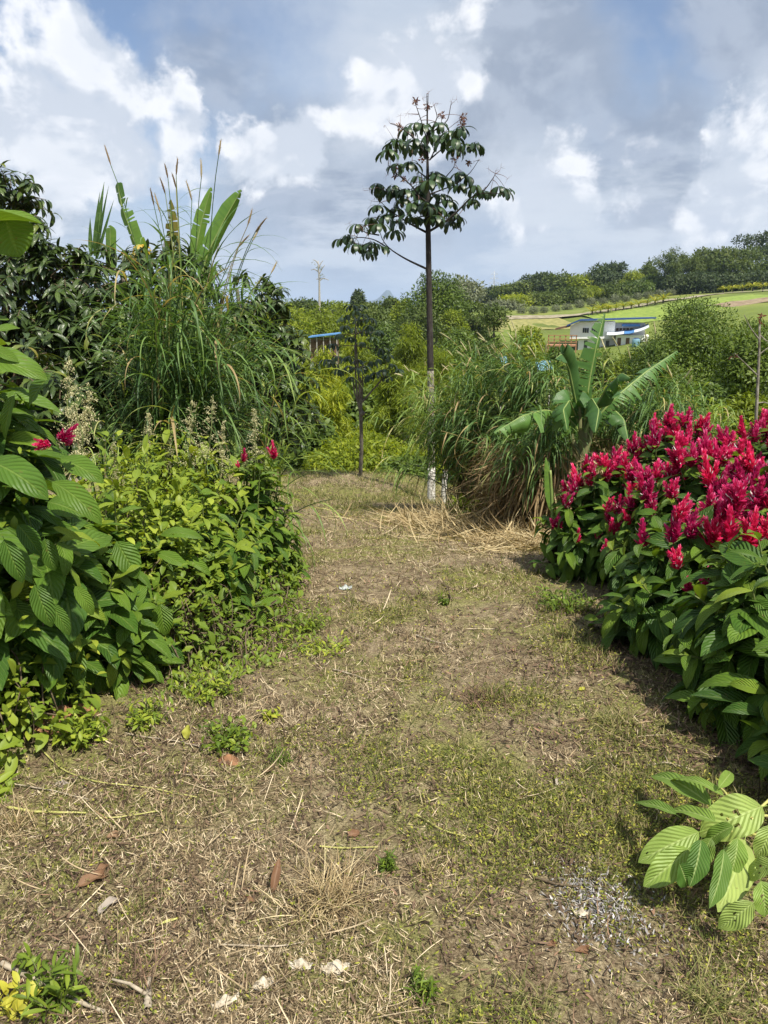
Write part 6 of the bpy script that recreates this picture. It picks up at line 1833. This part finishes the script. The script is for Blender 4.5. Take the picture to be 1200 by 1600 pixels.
# ash grey litter patch
g = Geo(); n = 900; c = gpt(935, 1412)
p = c + R.normal(0, 1, (n, 3)) * A(.075, .085, 0); p[:, 2] = gz(p[:, 0], p[:, 1]) + R.random(n) * .012
a = R.random(n) * 6.28
leaves(g, p, np.stack([np.cos(a), np.sin(a), R.normal(0, .15, n)], 1), A(0, 0, 1) + R.normal(0, .3, (n, 3)), R.uniform(.008, .028, n), R.uniform(.003, .007, n), R.normal(0, .7, n), .1, prof_flat, 2, 1)
tag(obj('ash_litter', g, leafmat('ash_chip', [(0, (.12, .11, .10)), (.6, (.30, .28, .27)), (1, (.58, .56, .55))], .05, .8, .1)), 'grey white chips of shredded litter on the right of the path', 'litter', kind='stuff')

# bare orange soil showing on the bank
M_orange_soil = plain('orange_soil', (.10, .06, .035), (.34, .17, .085), 30, .95, .9)
def mound(px, py, rx, ry, h):
    c = gpt(px, py); g = Geo(); n = 40
    xx, yy = np.meshgrid(np.linspace(-1.3, 1.3, n), np.linspace(-1.3, 1.3, n))
    X_ = c[0] + xx * rx; Y_ = c[1] + yy * ry
    r2 = xx ** 2 + yy ** 2
    z = gz(X_, Y_) - .02 + (h + .02) * np.exp(-r2 * 1.3) * (1 + .8 * (vnoise(X_ + 30, Y_ + 30, 9.) - .5)) + .02 * (vnoise(X_ + 30, Y_ + 30, 25.) - .5) - .03 * np.clip(r2 - 1, 0, 1)
    i, j = np.meshgrid(np.arange(n - 1), np.arange(n - 1), indexing='ij')
    g.add(np.stack([X_, Y_, z], -1), np.stack([i * n + j, i * n + j + 1, (i + 1) * n + j + 1, (i + 1) * n + j], -1).reshape(-1, 4))
    tag(obj('soil_mound', g, M_orange_soil), kind='structure')
mound(105, 1120, .13, .15, .07)
mound(360, 1190, .06, .05, .022)

# ------------------------------------------------------------------ cut branch of pale leaves, bottom right
c = gpt(1120, 1400)
t = thing('cut_branch', c, 'cut leafy branch of large pale insect eaten leaves lying at the bottom right', 'branch')
def PF(x, y): return (900 + x / 4, 1150 + y / 4)
hl = [(.42, .15, .035), (.5, -.3, .03), (.6, .4, .02), (.3, -.4, .022), (.72, -.2, .02), (.8, .3, .02), (.55, .05, .015)]
hbig = [(.33, .30, .06), (.38, .42, .045), (.45, -.25, .02), (.62, -.4, .022), (.66, .2, .03), (.75, .5, .02), (.52, .55, .02), (.25, .5, .02), (.36, .2, .03)]
g = Geo(); Yf = float(c[1])
L8 = [((880, 480), (470, 262), 175, .7, .35, (-.1, -.55, 1), None, .03), ((955, 400), (585, 285), 95, .8, .5, (0, -.2, 1), None, .14), ((650, 520), (360, 425), 105, .5, .28, (0, -.4, 1), None, .08),
    ((800, 590), (398, 795), 180, .6, .6, (-.1, -.7, 1), [(.8, .2, .012), (.82, .35, .01)], -.03), ((720, 700), (428, 950), 170, .5, .55, (-.2, -1, .4), None, .02), ((1195, 440), (775, 640), 270, .9, .75, (0, -.7, 1), hl, .02),
    ((1062, 620), (890, 1100), 215, .5, .9, (0, -1, .6), hbig, -.06), ((1125, 1030), (895, 1215), 130, .5, .75, (0, -.8, .6), [(.5, .2, .03), (.6, -.2, .03), (.8, .3, .02)], -.02),
    ((925, 690), (835, 1065), 130, .5, .12, (.4, -1, .4), None, .05), ((1290, 1010), (1062, 1005), 120, .6, .7, (0, -.5, 1), None, -.04), ((1250, 790), (1080, 900), 120, .6, .8, (0, -.6, 1), hl, .02),
    ((785, 630), (712, 935), 150, .4, .02, (.3, -1, .4), None, .12), ((640, 800), (690, 945), 130, .3, 0, (0, -1, .6), None, .10), ((880, 340), (965, 245), 80, .4, .45, (0, -.7, .8), None, .18),
    ((850, 640), (770, 830), 110, .6, .4, (-.5, -.8, .4), hl, .0), ((1000, 560), (800, 700), 120, .5, .3, (0, -.4, 1), None, .06), ((900, 560), (560, 480), 150, .6, .45, (.1, -.5, 1), None, .07), ((1010, 640), (960, 880), 140, .5, .35, (.3, -.8, .6), None, .03), ((1150, 900), (1180, 1120), 150, .5, .5, (0, -.8, .6), hl, .02), ((1230, 560), (1130, 760), 150, .6, .65, (.2, -.7, .8), None, .06)]
def pf3(x, y, h):
    q = gpt(*PF(x, y)); k_ = (CAMZ - q[2] - h) / (CAMZ - q[2])
    return A(q[0] * k_, q[1] * k_, q[2] + h)
for b, tp, w, kp, rn, nr, ho, dy in L8:
    p0 = pf3(*b, .17 + dy * .5); p1 = pf3(*tp, .07 + dy * .5)
    d_ = p1 - p0; Ln = np.linalg.norm(d_); u_ = unit(d_); n_ = A(*nr) + A(0, 0, .25); n_ = unit(n_ - u_ * np.dot(u_, n_))
    leaves(g, p0, u_ * math.cos(kp / 2) + n_ * math.sin(kp / 2), n_ * math.cos(kp / 2) - u_ * math.sin(kp / 2), Ln * 1.04, 1.2 * w / 4 / F * 2.35, kp, .2, prof_ovate, 26, 14, wave=.09, rnd=rn, holes=ho)
obj('leaves', g, [M_fallen], t)
g = Geo()
for l in [[(1330, 560), (1190, 500), (1000, 560), (880, 600)], [(1330, 700), (1200, 640), (1060, 615), (860, 590)], [(1210, 400), (1080, 520), (1000, 560)], [(960, 400), (930, 350), (880, 320)], [(1000, 560), (880, 480), (850, 420)]]:
    tubes(g, smoothline([pf3(*q, .13) for q in l], 16), np.linspace(.005, .003, 16)[None], 6)
obj('stems', g, [M_vine], t)

# ------------------------------------------------------------------ far air
hz_ = Geo(); box(hz_, (0, 4750, 70), (24000, 10500, 300))
ho = obj('haze', hz_, [], smooth=False); tag(ho, kind='stuff')
mh, nt = newmat('far_air'); pv = nd(nt, 'ShaderNodeVolumePrincipled'); pv.inputs['Color'].default_value = (.55, .70, .95, 1)
pv.inputs['Density'].default_value = .00012
oo = nd(nt, 'ShaderNodeOutputMaterial'); nt.links.new(pv.outputs[0], oo.inputs['Volume'])
ho.data.materials.append(mh)
ho['label'] = 'thin bluish air between the hills and the mountains'
